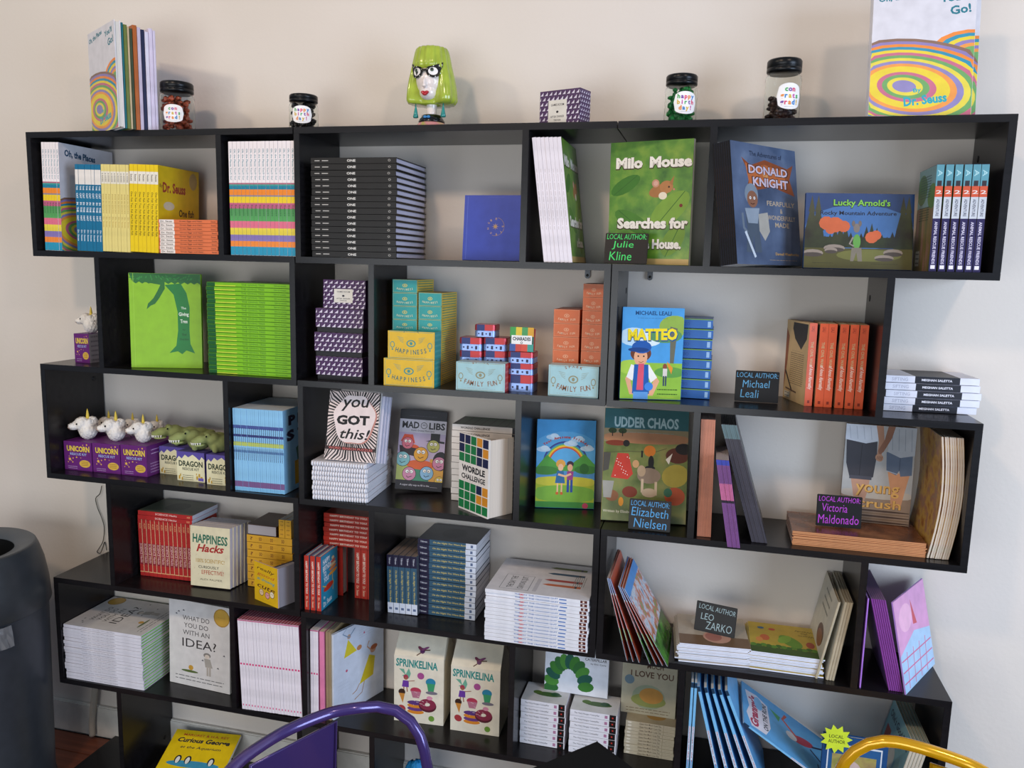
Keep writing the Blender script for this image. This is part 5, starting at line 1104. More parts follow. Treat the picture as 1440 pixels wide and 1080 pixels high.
# red birthday books
def bsp(a): a.fill('#b93426'); a.text('HAPPY BIRTHDAY TO YOU!', .4, .5, .6, .45, '#ecd8c8', bold=.03); a.text('Dr. Seuss', .85, .5, .2, .4, '#ecc8a8')
f = fitq(quad(498, 770, 519, 773, 519, 843, 498, 840), lev(4), 12.5, free='xwh', w0=5, h0=14)
x1 = W+BOFF-.3; f['w'] = x1-aty(498, 800, 12.5)[0]; f['x'] = x1-f['w']/2
row('picture_book', 'book', None, 5, lev(4), 12.5, 9.4, 'red book standing in the shade below the red pile', 'red spines in the narrow compartment, standing', lambda w, h, t: book(w, h, t, True, '#a82c24', spine=bsp), fits=dict(f, y=12.6))
zt = lev(4)+f['h']+.03; fb = fitq(quad(456, 722, 520, 727, 520, 775, 458, 771), zt, 12, free='xwh', w0=14, h0=9)
fb['w'] = x1-aty(455, 750, 12)[0]; fb['x'] = x1-fb['w']/2; fb['y'] = 12
thing('picture_book', MX(fb['x']-fb['w']/2+3.2, 13, lev(4)+.03, 0), 'red book standing behind the blue birthday cover', 'book', None, book(4.4, f['h'], 3.2, True, '#a82c24'))
pile('picture_book', 'book', None, 7, zt, 12, 9.8, 'red spined book lying in the upper red pile', 'red picture books lying in the narrow compartment', lambda w, h, t: book(w, h, t, True, '#a82c24', spine=bsp), fits=dict(fb, h=min(fb['h'], lev(3)-T-zt-.3)), jit=.25)
def hbd(a):
    a.fill('#2a93b5')
    for t, u, v, w in [('HAPPY', .34, .87, .42), ('BIRTHDAY', .4, .75, .56), ('TO', .24, .635, .16), ('YOU!', .32, .53, .3)]: a.text(t, u, v, w, .1, '#e6eef0', bold=.04, rot=.05)
    a.ell(.7, .66, .22, .03, '#e08a4a', rot=.1); a.ell(.72, .72, .18, .028, '#e9c890', rot=.1); a.ell(.73, .78, .14, .025, '#d86a4a', rot=.1); a.ell(.72, .84, .08, .03, '#e9d0a0'); a.ell(.72, .58, .25, .035, '#e8a040', rot=.1)
    a.ell(.45, .36, .3, .06, '#c83a28', rot=.1); a.line([(.7, .58), (.68, .45), (.74, .38), (.7, .24)], .03, '#d8c050'); a.line([(.1, .44), (.3, .38)], .03, '#d8c050'); a.text('By', .2, .2, .1, .07, '#e6f0f0'); a.text('Dr. Seuss', .38, .1, .5, .1, '#e6f0f0', rot=.12, bold=.03)
row('picture_book', 'book', quad(426, 783, 452, 782, 451, 859.5, 426, 857), 3, lev(4), 1.4, 10, 'small red spined book with turquoise cover', 'small birthday books at the front', lambda w, h, t: book(w, h, t*.8, True, '#2a93b5', '#c23a28', front=hbd, spine=bsp), free='xywh', w0=5)
# night books
def nsp(a): a.fill('#35586f'); a.rect(0, 0, .2, 1, '#231f3a'); a.text('Tillman', .1, .5, .12, .3, '#c8ccd8'); a.text('On the Night You Were Born', .54, .5, .56, .42, '#c9b86a', bold=.02, shear=.3); a.rect(.82, 0, 1, 1, '#cfd6e4'); a.rect(.9, .25, .94, .75, '#5a6a8a')
NGT = mottle([(.35, '#2a3038'), (.6, '#414a55'), (.8, '#5a5450')], 7, .35)
row('board_book', 'book', quad(544, 781, 585.5, 782.5, 587, 866, 544, 862), 5, lev(4), 7, 14, 'slate blue book standing upright left of the blue pile', 'slate blue board books standing', lambda w, h, t: book(w, h, t, False, '#4a5058', '#27425c', spine=nsp, cp='#8a7a70'), free='xywhr', sy=.8)
f = fitq(quad(587, 757, 670, 766, 668, 874, 587, 862.5), lev(4), 8.4, free='xywh', w0=17, h0=21, sy=.8)
pile('board_book', 'book', None, 13, lev(4), 8.4, 13.4, 'slate blue board book lying in the tall blue pile', 'pile of slate blue board books', lambda w, h, t: book(w, h, t, False, '#2f3a46', '#27425c', spine=nsp, front=lambda a: (a.fill(NGT), a.ell(.5, .5, .3, .2, '#4a4f54')), cp='#d4d4da'), fits=f, jit=.12)
def crsp(a):
    a.fill('#e8e8ee'); a.lines(1, .1, .14, .45, .5, '#8a90a0'); a.text('THE DAY THE CRAYONS QUIT', .5, .5, .42, .5, '#3f6aa8', bold=.03); a.text('DAY', .36, .5, .04, .5, '#c8443c', bold=.06); a.rect(.72, .3, .79, .6, '#2f6ab5'); a.rect(.92, .1, .985, .9, '#5a2a24'); a.circ(.95, .5, .01, '#e8d8cc', 8)
def cray(a):
    a.fill('#e2e0e4'); R = PI/2
    a.rect(.08, .52, .46, .56, '#c8c6cc'); 
    for P in ([(.08, .6), (.5, .6), (.5, .88), (.08, .88), (.08, .6)],): a.line(P, .006, '#4a4a50')
    a.text('THE DAY THE', .29, .79, .34, .06, '#33333a', bold=.01); a.text('CRAYONS QUIT', .29, .68, .36, .07, '#33333a', bold=.01)
    for u, c in [(.84, '#5a6a1c'), (.66, '#1f4a6a'), (.46, '#b03a30'), (.32, '#c8683a')]: a.poly([(u-.03, .12), (u+.03, .12), (u+.03, .44), (u, .5), (u-.03, .44)], c); a.rect(u-.03, .16, u+.03, .18, '#2a2a2c')
    a.lines(6, .5, .3, .1, .2, '#9a9690')
f = fitq(quad(682, 827, 830.5, 846, 829, 918, 681, 900.5), lev(4), -1.2, free='xywh', w0=27, h0=14)
pile('picture_book', 'book', None, 14, lev(4), -1.2, 22.5, 'white hardcover with blue and red lettering in the crayon pile', 'pile of white crayon picture books', lambda w, h, t: book(w, h, t, True, '#e2e0e4', '#e8e8ee', spine=crsp, front=cray, cp='#dcd8e0'), fits=f, jit=.15)
# fan of glossy books
FAN = mottle([(.3, '#2a4a8a'), (.45, '#c8d4e0'), (.55, '#c05a34'), (.68, '#4a9a44'), (.8, '#d8c8a8')], 30, .12)
bx0 = [879, 887.5, 896, 911, 920, 929, 936]; tx0 = [850.5, 852, 854, 866, 868, 871, 874]; ty0 = [811, 811, 812, 822, 823, 824, 826]
for i in range(7):
    y0 = -2.2; b = aty(bx0[i], 931+i*1.1, y0); tt = aty(tx0[i], ty0[i], y0); an = math.atan2(tt[0]-b[0], tt[2]-b[2])
    hh = math.hypot(tt[0]-b[0], tt[2]-lev(4))-.4
    thing('picture_book', MX(b[0]+.35, y0, lev(4)+.03) @ Matrix.Rotation(an, 4, 'Y') @ TT(.24, 10.5, 0) @ STAND, olab('glossy thin book fanned against the panel', i, 7), 'book', 'fan of glossy thin picture books',
          pick(book(21, hh, .22, False, '#b0482c', '#a8aab0', '#8a3020', front=lambda a: (a.fill(FAN), a.rect(0, 0, 1, .3, mottle([(.3, '#1c1a20'), (.6, '#5a9a3a'), (.8, '#2a2a30')], 25, .12)), a.rect(0, .88, 1, 1, '#3a8ad0')), spine=lambda a: (a.fill('#bfc4cc'), a.rect(0, .5, .18, 1, '#2f6ab5'), a.rect(.2, .4, .6, 1, '#b0402c'), a.rect(.6, .4, .75, 1, '#4fa03c'), a.rect(.75, .4, 1, 1, '#20222c'))), i == 0, i in (3, 6)))
# low white piles
def zcov(a): a.fill('#b9ac98'); a.rect(0, 0, .32, 1, '#7a6048'); a.ell(.3, .45, .2, .2, '#d0a08a'); a.ell(.3, .5, .14, .12, '#b5786a'); a.ell(.75, .5, .2, .3, '#c8bfae')
f = fitq(quad(957, 897, 1054, 908, 1051, 940, 947, 929), lev(4), 1.6, free='xywh', w0=17, h0=5, yaw=.08)
f['h'] = 4.8; f['w'] = min(f['w'], 17.6)
pile('picture_book', 'book', None, 12, lev(4), 1.8, 17, 'white-paged thin picture book in the pile behind the chalk card', 'left pile of thin white-paged books', lambda w, h, t: book(w, h, t, False, '#b9ac98', '#e0e2ee', '#b0a898', cp='#dfe0ee', front=zcov), fits=f, jit=.5)
zt = lev(4)+f['h']+.02
face('chalkboard_sign', 'sign', quad(980.7, 845, 1038, 856.7, 1032, 898.5, 975, 885), zt, 4.5, .4, 'small black card with grey chalk lettering, tilted on the white pile',
     lambda w, h, t: chalk(w, h, [('LOCAL AUTHOR', .52, .82, .9, .17, -.05), ('LEO', .3, .52, .32, .22, 0), ('ZARKO', .6, .24, .64, .26, 0)], '#9ab0b4'), tilt=.2, sy=2)
def worm(a):
    a.fill('#c0a63e'); a.rect(0, 0, .2, 1, '#3f5a24')
    for i in range(14): a.ell(.22+.015*(i % 3), .04+.07*i, .05, .045, '#5a8a2c' if i % 2 else '#3f6a24')
    a.ell(.45, .42, .22, .12, '#6a9a30', rot=.6); a.ell(.5, .5, .15, .08, '#86b03c', rot=-.5)
    a.ell(.5, .78, .1, .07, '#c8683a'); a.ell(.42, .86, .08, .05, '#d8904a'); a.ell(.4, .15, .1, .06, '#a8503a'); a.ell(.82, .82, .04, .05, '#3f6a8a'); a.ell(.8, .66, .04, .05, '#c0503a')
    a.text('Wendy', .84, .2, .26, .07, '#7a6a24', rot=PI/2); a.text('the', .76, .2, .1, .05, '#7a6a24', rot=PI/2); a.text('Worm', .68, .18, .22, .06, '#7a6a24', rot=PI/2)
f = fitq(quad(1051.7, 905, 1158, 926, 1155, 956, 1051.7, 938), lev(4), 2.4, free='xywh', w0=17, h0=5, yaw=0)
f['h'] = 4.6; f['w'] = min(f['w'], 16.9)
pile('picture_book', 'book', None, 12, lev(4), 2.2, 17, 'thin picture book in the pile with green leaf cover', 'right pile of thin white-paged books', lambda w, h, t: book(w, h, t, False, '#c0a63e', '#dfe2f0', '#c8c0a0', cp='#dfe0ee', front=worm), fits=f, jit=.5)
def fred(a): a.fill('#c9c4b4'); a.lines(3, .5, .45, .68, .88, '#6a6a58'); a.ell(.62, .4, .2, .13, '#5a3a2c'); a.ell(.62, .36, .16, .1, '#8a5a44')
b = aty(1163.5, 949, 2.2); tt = aty(1191, 838, 2.2); an = math.atan2(tt[0]-b[0], tt[2]-b[2]); hh = math.hypot(tt[0]-b[0], tt[2]-b[2])
BB = book(20, hh*.985, .6, True, '#c9c4b4', '#b8aa90', '#c9c4b4', cp='#cbb89a', back=fred)
for i in range(4):
    x = b[0]-.9+.64*i
    thing('picture_book', MX(x-(1.8 if i == 0 else 0), 2.2, lev(4)+.6*math.sin(an)+.03) @ Matrix.Rotation(an+(.05 if i == 0 else 0), 4, 'Y') @ TT(.6, 10, 0) @ STAND, olab('grey white picture book leaning right on the panel', i, 4), 'book', 'picture books leaning right on the panel', pick(BB, i == 0, False))
# right ledge, purple and pink books
b = aty(1249, 972, 1.0); tt = aty(1224, 843, 1.0); an = math.atan2(tt[0]-b[0], tt[2]-b[2]); hh = math.hypot(tt[0]-b[0], tt[2]-b[2])
BB = book(19.5, hh, .38, False, '#75608c', '#84428f', '#5a4a6a', cp='#9a88b0')
for i in range(7):
    thing('picture_book', MX(b[0]+.1+.46*i, 1.0, lev(4)+.03) @ Matrix.Rotation(an, 4, 'Y') @ TT(.42, 10, 0) @ STAND, olab('thin bright purple spine on the right ledge', i, 7), 'book', 'thin purple spines on the right ledge', pick(BB, False, False))
thing('picture_book', MX(aty(1207.5, 968, .6)[0]+.1, .6, lev(4)+.04) @ TT(.35, 10, 0) @ STAND, 'lone thin lilac book standing against the outer panel', 'book', None, book(20, hh*.98, .35, False, '#a86ac8', '#b07ad8', '#a86ac8', cp='#a890c8'))
def pinkc(a): a.fill('#d89ac4'); a.poly([(.0, .0), (1, 0), (1, .45), (.5, .55), (0, .4)], '#a8c8e4'); a.ell(.3, .75, .2, .15, '#e8b0cc'); a.poly([(.5, .9), (.62, .6), (.5, .62)], '#c8505a'); [a.line([(.15+.2*i, .02), (.2+.2*i, .4)], .015, '#d05a8a') for i in range(4)]; [a.line([(.02, .1+.12*i), (.98, .08+.12*i)], .015, '#d05a8a') for i in range(3)]
PYAW = -.52
def pinkbook():
    n = 10; w, t = 21, .3; h = hh*1.0; bm = bmesh.new(); L = []
    for i in range(n+1):
        q = i/n; dx = 6.5*q-2.8*q*q
        L.append(q)
    A = Art(w, h); me_v = []; F = []; mats = [mt('#d89ac4', .2), mt('#b58ad8', .25)]
    bend = lambda q: -4.8*q
    for q in L:
        for (y, x) in ((0, 0), (w, 0), (w, t), (0, t)): me_v.append(bm.verts.new((bend(q)+x, y, q*h*.93)))
    for i in range(n):
        for k in range(4):
            f = bm.faces.new([me_v[4*i+k], me_v[4*i+(k+1) % 4], me_v[4*(i+1)+(k+1) % 4], me_v[4*(i+1)+k]]); f.material_index = 0 if k == 2 else 1
    bm.faces.new(me_v[:4]).material_index = 1; bm.faces.new(me_v[-4:]).material_index = 1
    me = to_mesh(bm, 'c', mats, False)
    r = draw(lambda a: pinkc(a), w, h).mesh(lambda u, v, z: (bend(v/h)+t+z+.03, u, v*.93))
    return me, r
b = aty(1271.5, 975, .4)
thing('picture_book', MX(b[0]+.1, .4, lev(4)+.03, PYAW), 'curling pink and pale blue picture book at the end of the ledge', 'book', None, [(n, m_) for n, m_ in zip(('cover', 'cover_print'), pinkbook())])

# ------------------------------------------------------------------ ROW 5
def idea(a):
    a.fill('#d9d5d3')
    for t, v, w, h in [('WHAT DO', .80, .44, .055), ('YOU DO', .715, .4, .055), ('WITH AN', .63, .44, .055), ('IDEA?', .51, .56, .1)]: a.text(t, .45 if t != 'IDEA?' else .5, v, w, h, '#2f2c2e', bold=.0)
    a.circ(.87, .87, .13, '#b0883a'); a.circ(.87, .87, .115, '#cfa548'); a.lines(1, .87, .12, .87, .875, '#94702c')
    for u, v in [(.12, .83), (.16, .86), (.24, .88), (.9, .43), (.55, .33), (.8, .27)]: a.poly([(u-.015, v), (u+.01, v+.015), (u+.025, v-.005)], '#4a4a52')
    a.ell(.63, .4, .06, .03, '#8a8580'); a.ell(.63, .385, .04, .025, '#d8cabd'); a.poly([(.58, .36), (.68, .36), (.72, .26), (.6, .26)], '#a8a29a'); a.rect(.62, .16, .65, .27, '#b5aca2'); a.rect(.66, .16, .69, .27, '#b5aca2'); a.ell(.34, .175, .14, .015, '#5a6a3a'); a.ell(.36, .22, .04, .03, '#c8983a'); a.lines(2, .5, .8, .07, .11, '#6a6a6c')
def isp(a): a.fill('#dcdae4'); a.text('WHAT DO YOU DO WITH AN IDEA?', .45, .5, .44, .34, '#8a8894'); a.lines(1, .85, .18, .45, .5, '#a8a6b4')
f = fitq(quad(86.5, 879, 199.5, 893, 200, 972, 90, 952), lev(5), .5, free='xywh', w0=28, h0=19)
pile('picture_book', 'book', None, 17, lev(5), .5, 21, 'white hardcover lying in the pile with green end papers', 'large pile of white hardcovers', lambda w, h, t: book(w, h, t, True, '#d6d4d8', '#dcdae4', front=idea, spine=isp, cp='#8fd860'), fits=f, jit=.2)
face('picture_book', 'book', quad(238, 842.8, 322.4, 854, 324, 979, 238.5, 956.5), lev(5), 6.6, 1.1, 'white picture book with gold seal and small grey child, facing out', lambda w, h, t: book(w, h, t, False, '#d9d5d3', front=idea), tilt=.08, yaw=-.1, sy=1.5)
def pksp(a): a.fill('#e9e2ea'); a.lines(1, .2, .22, .46, .52, '#8a808c'); a.rect(.48, .2, .5, .8, '#d83a7a'); a.circ(.49, .5, .006, '#d83a7a', 8); a.rect(0, 0, .015, 1, '#c8688c'); a.rect(.94, .3, .96, .7, '#d86a94'); a.lines(1, .7, .2, .48, .52, '#d8b8c8')
row('picture_book', 'book', quad(332.5, 871, 420.5, 880, 424, 1008.5, 340.7, 998), 20, lev(5), .6, 20.5, 'thin white spine with a pink mark', 'thin white and pink spines', lambda w, h, t: book(w, h, t, False, '#c0507c', '#e9e2ea', spine=pksp, cp='#a84a5a'), free='xywhr')
def dancer(a):
    a.fill('#d2daea'); a.poly([(.28, .86), (.45, .68), (.2, .66)], '#d8c832'); a.circ(.3, .89, .035, '#c8a080'); a.line([(.3, .88), (.18, .95), (.26, 1)], .015, '#7a94b0'); a.line([(.3, .88), (.42, .96)], .015, '#7a94b0'); a.ell(.5, .7, .05, .03, '#c8885a')
    a.poly([(.7, .55), (.82, .5), (.78, .28), (.5, .25)], '#d8c42c'); a.circ(.78, .6, .06, '#c89a80'); a.ell(.8, .62, .07, .03, '#b0603a'); a.line([(.78, .56), (.66, .66), (.7, .72)], .02, '#c89a80'); a.line([(.6, .26), (.55, .14), (.4, .1)], .015, '#b08a74'); a.line([(.5, .26), (.44, .2), (.36, .18)], .015, '#b08a74')
    for k in range(4): a.lines(1, .65, .3, .9-.03*k, .905-.03*k, '#a0aac0', k); a.lines(1, .2, .22, .4-.04*k, .405-.04*k, '#a8b4cc', k+5)
    a.circ(.25, .5, .02, '#c85a7a'); a.circ(.6, .85, .015, '#c85a7a')
row('picture_book', 'book', quad(432.5, 885, 447.5, 887, 447.5, 1011, 435, 1008), 3, lev(5), 1.6, 20, 'thin white spine left of the dancer cover', 'thin white spines beside the dancer cover', lambda w, h, t: book(w, h, t, False, '#d88ab0', '#e4e0ee', spine=pksp), free='xwhr', w0=3)
row('picture_book', 'book', quad(449, 888, 456, 889, 456, 1013, 449, 1012), 1, lev(5), 1.6, 20, 'thin candy pink spine left of the dancer cover', None, lambda w, h, t: book(w, h, t, False, '#e080a8', '#e080a8', cp='#d8c8b0'), free='xwh', w0=1.5)
row('picture_book', 'book', quad(457.5, 889, 465, 890, 465, 1015, 457.5, 1014), 2, lev(5), 1.8, 20, 'thin tan spine beside the dancer cover', 'thin tan spines', lambda w, h, t: book(w, h, t, False, '#a8906a', '#9a8466', cp='#c8b8a0'), free='xwh', w0=1.5)
f = fitq(quad(465.7, 889, 510, 876, 510, 974, 465.7, 1014), lev(5), 2, yaw=.9, free='xyah', w0=20, h0=24, sy=.6, sa=.5)
thing('picture_book', MX(aty(467.5, 1010, 2)[0]+.35, 2, lev(5)+.02, 1.22) @ TT(10.2, .1, 0), 'white picture book with dancers in yellow dresses', 'book', None, book(20, f['h'] if 18 < f['h'] < 28 else 25, .8, True, '#d2daea', front=dancer))
# doll milk-carton boxes
def sprink(a):
    a.fill('#e6ddc9'); a.text('SPRINKELINA', .46, .89, .84, .12, '#2f8a84', bold=.035, rot=-.02)
    a.poly([(.1, .8), (.22, .72), (.16, .7), (.26, .66), (.2, .8)], '#6fae94'); a.poly([(.3, .82), (.22, .7), (.3, .66), (.34, .74)], '#6fae94'); a.ell(.24, .68, .05, .04, '#a83a50'); a.circ(.24, .66, .03, '#9a6048'); a.poly([(.18, .63), (.3, .63), (.3, .53), (.16, .53)], '#6a3a9a'); a.line([(.2, .53), (.2, .46)], .02, '#9a6048'); a.line([(.26, .53), (.27, .46)], .02, '#9a6048'); a.line([(.28, .62), (.42, .64)], .015, '#9a6048')
    a.circ(.54, .72, .07, '#a8508c'); a.ell(.74, .64, .1, .06, '#2f86a8'); a.poly([(.66, .62), (.83, .62), (.8, .5), (.69, .5)], '#3f9a6a'); a.ell(.76, .48, .12, .025, '#7a7480')
    a.ell(.44, .49, .11, .05, '#b53a54'); a.poly([(.34, .48), (.55, .48), (.51, .38), (.38, .38)], '#b87488'); a.ell(.16, .45, .07, .05, '#3a241c'); a.poly([(.1, .43), (.22, .43), (.18, .28)], '#c8863a')
    for k, c in enumerate(['#d8862c', '#6a4080', '#d8862c', '#5a3878']): a.ell(.44, .17+.045*k, .17, .035, c)
    a.ell(.68, .28, .18, .1, '#5a2430'); a.ell(.68, .3, .17, .085, '#8a2f48'); a.ell(.68, .3, .05, .025, '#e6ddc9'); a.ell(.72, .4, .06, .03, '#d890a8'); a.ell(.16, .2, .08, .05, '#a83a40', rot=-.5); a.circ(.76, .09, .06, '#6f9a3c')
    for i in range(30): a.circ(.4+.28*((i*.618) % 1), .27+.25*((i*.377) % 1)*(.3 if i % 2 else 1), .006, '#f0dcd8', 6); a.L -= 1
def milk(w, h, d, top):
    bm = bmesh.new(); r = .5
    v = [bm.verts.new(p) for p in [(-w/2, 0, 0), (w/2, 0, 0), (w/2, d, 0), (-w/2, d, 0), (-w/2, 0, h), (w/2, 0, h), (w/2, d, h), (-w/2, d, h), (-w/2+.2, d*.45, h+top*.7), (w/2-.2, d*.45, h+top*.7), (w/2-.2, d*.55, h+top*.7), (-w/2+.2, d*.55, h+top*.7), (-w/2+.2, d*.45, h+top), (w/2-.2, d*.45, h+top), (w/2-.2, d*.55, h+top), (-w/2+.2, d*.55, h+top)]]
    for q in [(3, 2, 1, 0), (0, 1, 5, 4), (1, 2, 6, 5), (2, 3, 7, 6), (3, 0, 4, 7), (4, 5, 9, 8), (6, 7, 11, 10), (5, 6, 10, 9), (7, 4, 8, 11), (8, 9, 13, 12), (9, 10, 14, 13), (10, 11, 15, 14), (11, 8, 12, 15), (12, 13, 14, 15)]: bm.faces.new([v[i] for i in q])
    body = to_mesh(bm, 'milk', mt('#e2d9c4', .4), bevel=.06)
    A = Art(w, 4); A.ell(.55, .45, .05, .2, '#5a2a5a', rot=.3); A.ell(.5, .6, .06, .1, '#7a3a50', rot=-.6); A.ell(.6, .62, .08, .08, '#8a4a74', rot=.5); A.line([(.52, .3), (.45, .1)], .02, '#5a3a2c'); A.line([(.58, .5), (.7, .55)], .02, '#5a3a2c')
    sl = math.atan2(top*.7, d*.45); roof = A.mesh(lambda u, v, z: (-w/2+u, v*math.cos(sl)-z*math.sin(sl)-.05, h+v*math.sin(sl)+z*math.cos(sl)+.04))
    return [('carton', body), ('front_print', draw(sprink, w, h).mesh(lambda u, v, z: (-w/2+u, -z, v))), ('roof_print', roof)]
for i, q in enumerate([quad(554.3, 921.4, 627.6, 927.5, 620, 1021.7, 554, 1011.7), quad(637.5, 936, 705, 944, 700.5, 1037, 629.8, 1025.5)]):
    f = fitq(q, lev(5), 7.3, free='xyawh', w0=13.5, h0=17, yaw=.03); tz = lev(4)-T-lev(5)-f['h']-.25
    thing('doll_box', FM(f), 'cream milk-carton shaped toy box with painted sweets, %s one' % ('left' if i == 0 else 'right'), 'box', 'milk-carton shaped toy boxes', milk(f['w'], f['h'], 10.5, min(7.5, tz)))
# board books
def cat_(a):
    a.fill('#dfe2ea'); n = 12; rr = random.Random(2)
    for i in range(n):
        t = PI*(1.02-.98*i/(n-1)); u, v = .38+.28*math.cos(t), .08+.44*math.sin(t); a.ell(u, v, .08, .13, ['#2f6a34', '#4a8a38', '#1f5a4a', '#3a7a30'][i % 4], 12, rot=t+PI/2)
    a.text('CATERPILLAR', .8, .6, .34, .045, '#3a3a40'); a.text('by Eric Carle', .84, .53, .24, .03, '#3a3a40')
def csp(a): a.fill('#e4e3ea'); a.text('The Very Hungry Caterpillar', .36, .5, .54, .34, '#3f4048', bold=.01); a.rect(.74, .25, .8, .75, '#b07a9a'); a.rect(.84, 0, .98, 1, '#1c1516'); a.circ(.91, .5, .018, '#c8382c', 10)
def ctop(a): a.fill('#dcdcdc'); a.ell(.45, .45, .12, .3, '#4a6a3a'); a.ell(.5, .3, .1, .1, '#2f5a3a'); a.ell(.5, .7, .1, .1, '#5a7a3a')
f1 = fitq(quad(731.7, 983, 798.5, 992, 790, 1054.5, 731, 1044), lev(5), 6.5, free='xywh', w0=11, h0=12)
pile('board_book', 'book', None, 7, lev(5), 6.5, 9.4, 'chunky white board book in the left white pile', 'left pile of chunky white board books', lambda w, h, t: book(w, h, t, False, '#dcdcdc', '#e4e3ea', spine=csp, front=ctop, cp='#dcd6dc'), fits=f1, jit=.12)
f2 = fitq(quad(800.5, 998, 870.5, 1006, 862, 1068, 800, 1057), lev(5), 6.0, free='xywh', w0=12, h0=12)
pile('board_book', 'book', None, 7, lev(5), 6, 9.4, 'chunky white board book in the right white pile', 'right pile of chunky white board books', lambda w, h, t: book(w, h, t, False, '#dcdcdc', '#e4e3ea', spine=csp, front=ctop, cp='#dcd6dc'), fits=f2, jit=.12)
def lvsp(a): a.fill('#c9c0a8'); a.text('Guess How Much I Love You', .5, .5, .44, .6, '#4a3c2c', shear=.3); a.rect(.76, .05, .77, .95, '#a89a7c'); a.lines(1, .88, .12, .45, .55, '#6a5a44'); a.ell(.08, .5, .04, .3, '#e6e0d0')
def love(a): a.fill('#b9b6a0'); a.text('GUESS HOW', .4, .95, .6, .07, '#5a3f30', bold=.02); a.text('MUCH', .6, .87, .3, .08, '#5a3f30', bold=.02); a.text('I LOVE YOU', .55, .72, .78, .11, '#5a3f30', bold=.02); a.circ(.14, .6, .09, '#6f8a9a'); a.ell(.5, .32, .3, .22, '#9aa890'); a.ell(.5, .26, .32, .12, '#8f9a5a'); a.ell(.55, .35, .22, .14, '#c0904a'); a.lines(2, .5, .8, .05, .1, '#7a6a54')
f3 = fitq(quad(880, 1013, 951, 1023, 948, 1070, 877, 1060), lev(5), 9.8, free='xywh', w0=12, h0=8)
f3['w'] = min(f3['w'], 12.8); f3['x'] = min(f3['x'], 2*W+(W-AOFF-T)-.3-f3['w']/2)
pile('board_book', 'book', None, 10, lev(5), 9.8, 9.8, 'thin beige board book in the beige pile', 'pile of beige board books', lambda w, h, t: book(w, h, t, False, '#b0a68e', '#c9c0a8', spine=lvsp, front=lambda a: (a.fill('#b0a68e'), a.ell(.4, .4, .2, .2, '#b08a4a'), a.text('GUESS HOW', .75, .5, .5, .08, '#5a4634', rot=-PI/2))), fits=f3, jit=.15)
z3 = lev(5)+f3['h']+.06
zc_ = lev(5)+max(f1['h'], f2['h'])+.06; xl, xr = aty(766, 940, 13)[0], aty(855.5, 945, 13)[0]
thing('board_book', MX((xl+xr)/2, 13, zc_, 0, .05), 'white board book with leafy green arch, standing on the white piles', 'book', None, book(xr-xl, min(17, lev(4)-T-zc_-.3), 1.4, False, '#dfe2ea', front=cat_))
xl, xr = aty(874.5, 950, 13)[0], aty(952, 960, 13)[0]; xr = min(xr, 2*W+(W-AOFF-T)-.3)
thing('board_book', MX((xl+xr)/2, 13.5, z3, 0, .05), 'beige board book with brown capitals, standing on the beige pile', 'book', None, book(xr-xl, min(15.5, lev(4)-T-z3-.4), 1.2, False, '#b9b6a0', front=love))
# grannies books
def grsp(a): a.fill('#7cbde8'); a.rect(.42, .05, .75, .95, '#c9d8e8'); a.text('Grannys on the Run', .62, .5, .4, .5, '#b03a4a', bold=.02); a.rect(0, 0, .05, 1, '#1f3a54')
def gran(a):
    a.fill('#5fa8dc'); a.poly([(.06, .93), (.3, .97), (.5, .94), (.84, .97), (.88, .86), (.8, .76), (.3, .75), (.08, .8)], '#e6e0e8'); a.text("Granny's", .45, .89, .7, .1, '#b02c50', bold=.05); a.text('ON THE RUN!', .48, .795, .6, .045, '#1c2030', bold=.03)
    a.ell(.55, .45, .08, .12, '#b03a50', rot=.5); a.ell(.5, .55, .08, .05, '#d8dce4'); a.line([(.55, .5), (.75, .62), (.9, .58)], .04, '#c8503a'); a.line([(.5, .38), (.3, .25), (.2, .12)], .03, '#2a2a4a'); a.line([(.58, .36), (.75, .22)], .03, '#2a2a4a'); a.poly([(.62, .66), (.8, .74), (.76, .64)], '#4a9a5a'); a.lines(2, .22, .12, .27, .33, '#23406a'); a.ell(.7, .85, .15, .04, '#8ac0e8')
BB = book(20.5, 30-T-1.0, .62, False, '#5fa8dc', spine=grsp, front=gran)
for i, px in enumerate([970.2, 975.2]):
    thing('picture_book', MX(aty(px, 1000, .6)[0]-.1, .6, lev(5)+.03) @ Matrix.Rotation(.0, 4, 'Y') @ TT(.62, 10.25, 0) @ STAND, 'light blue thin book upright by the divider, %s one' % ('left' if i == 0 else 'right'), 'book', 'light blue upright books', pick(BB, False, False))
b0 = aty(980, 965, .8); b1 = aty(1005, 1080, .8); an = math.atan2(b0[0]-b1[0], b0[2]-b1[2])
for i in range(5):
    ai = an-.035*i; xt = aty(980+9.8*i, 965+1.5*i, .8); hh = (xt[2]-lev(5)-.03)/math.cos(ai)
    thing('picture_book', MX(xt[0]-hh*math.sin(ai), .8, lev(5)+.03) @ Matrix.Rotation(ai, 4, 'Y') @ TT(.7, 10.25, 0) @ STAND, olab('light blue thin book leaning left with red title', i, 5), 'book', 'light blue leaning books', book(20.5, hh-.1, .7, False, '#5fa8dc', spine=grsp))
xt = aty(1036, 1024, .8); ai = an-.42; hh = (xt[2]-lev(5)-.03)/math.cos(ai)
tb = aty(1036, 1024, .8); te = aty(1112, 1080, .8); ai = math.atan2(tb[0]-te[0], tb[2]-te[2]); hh = 30
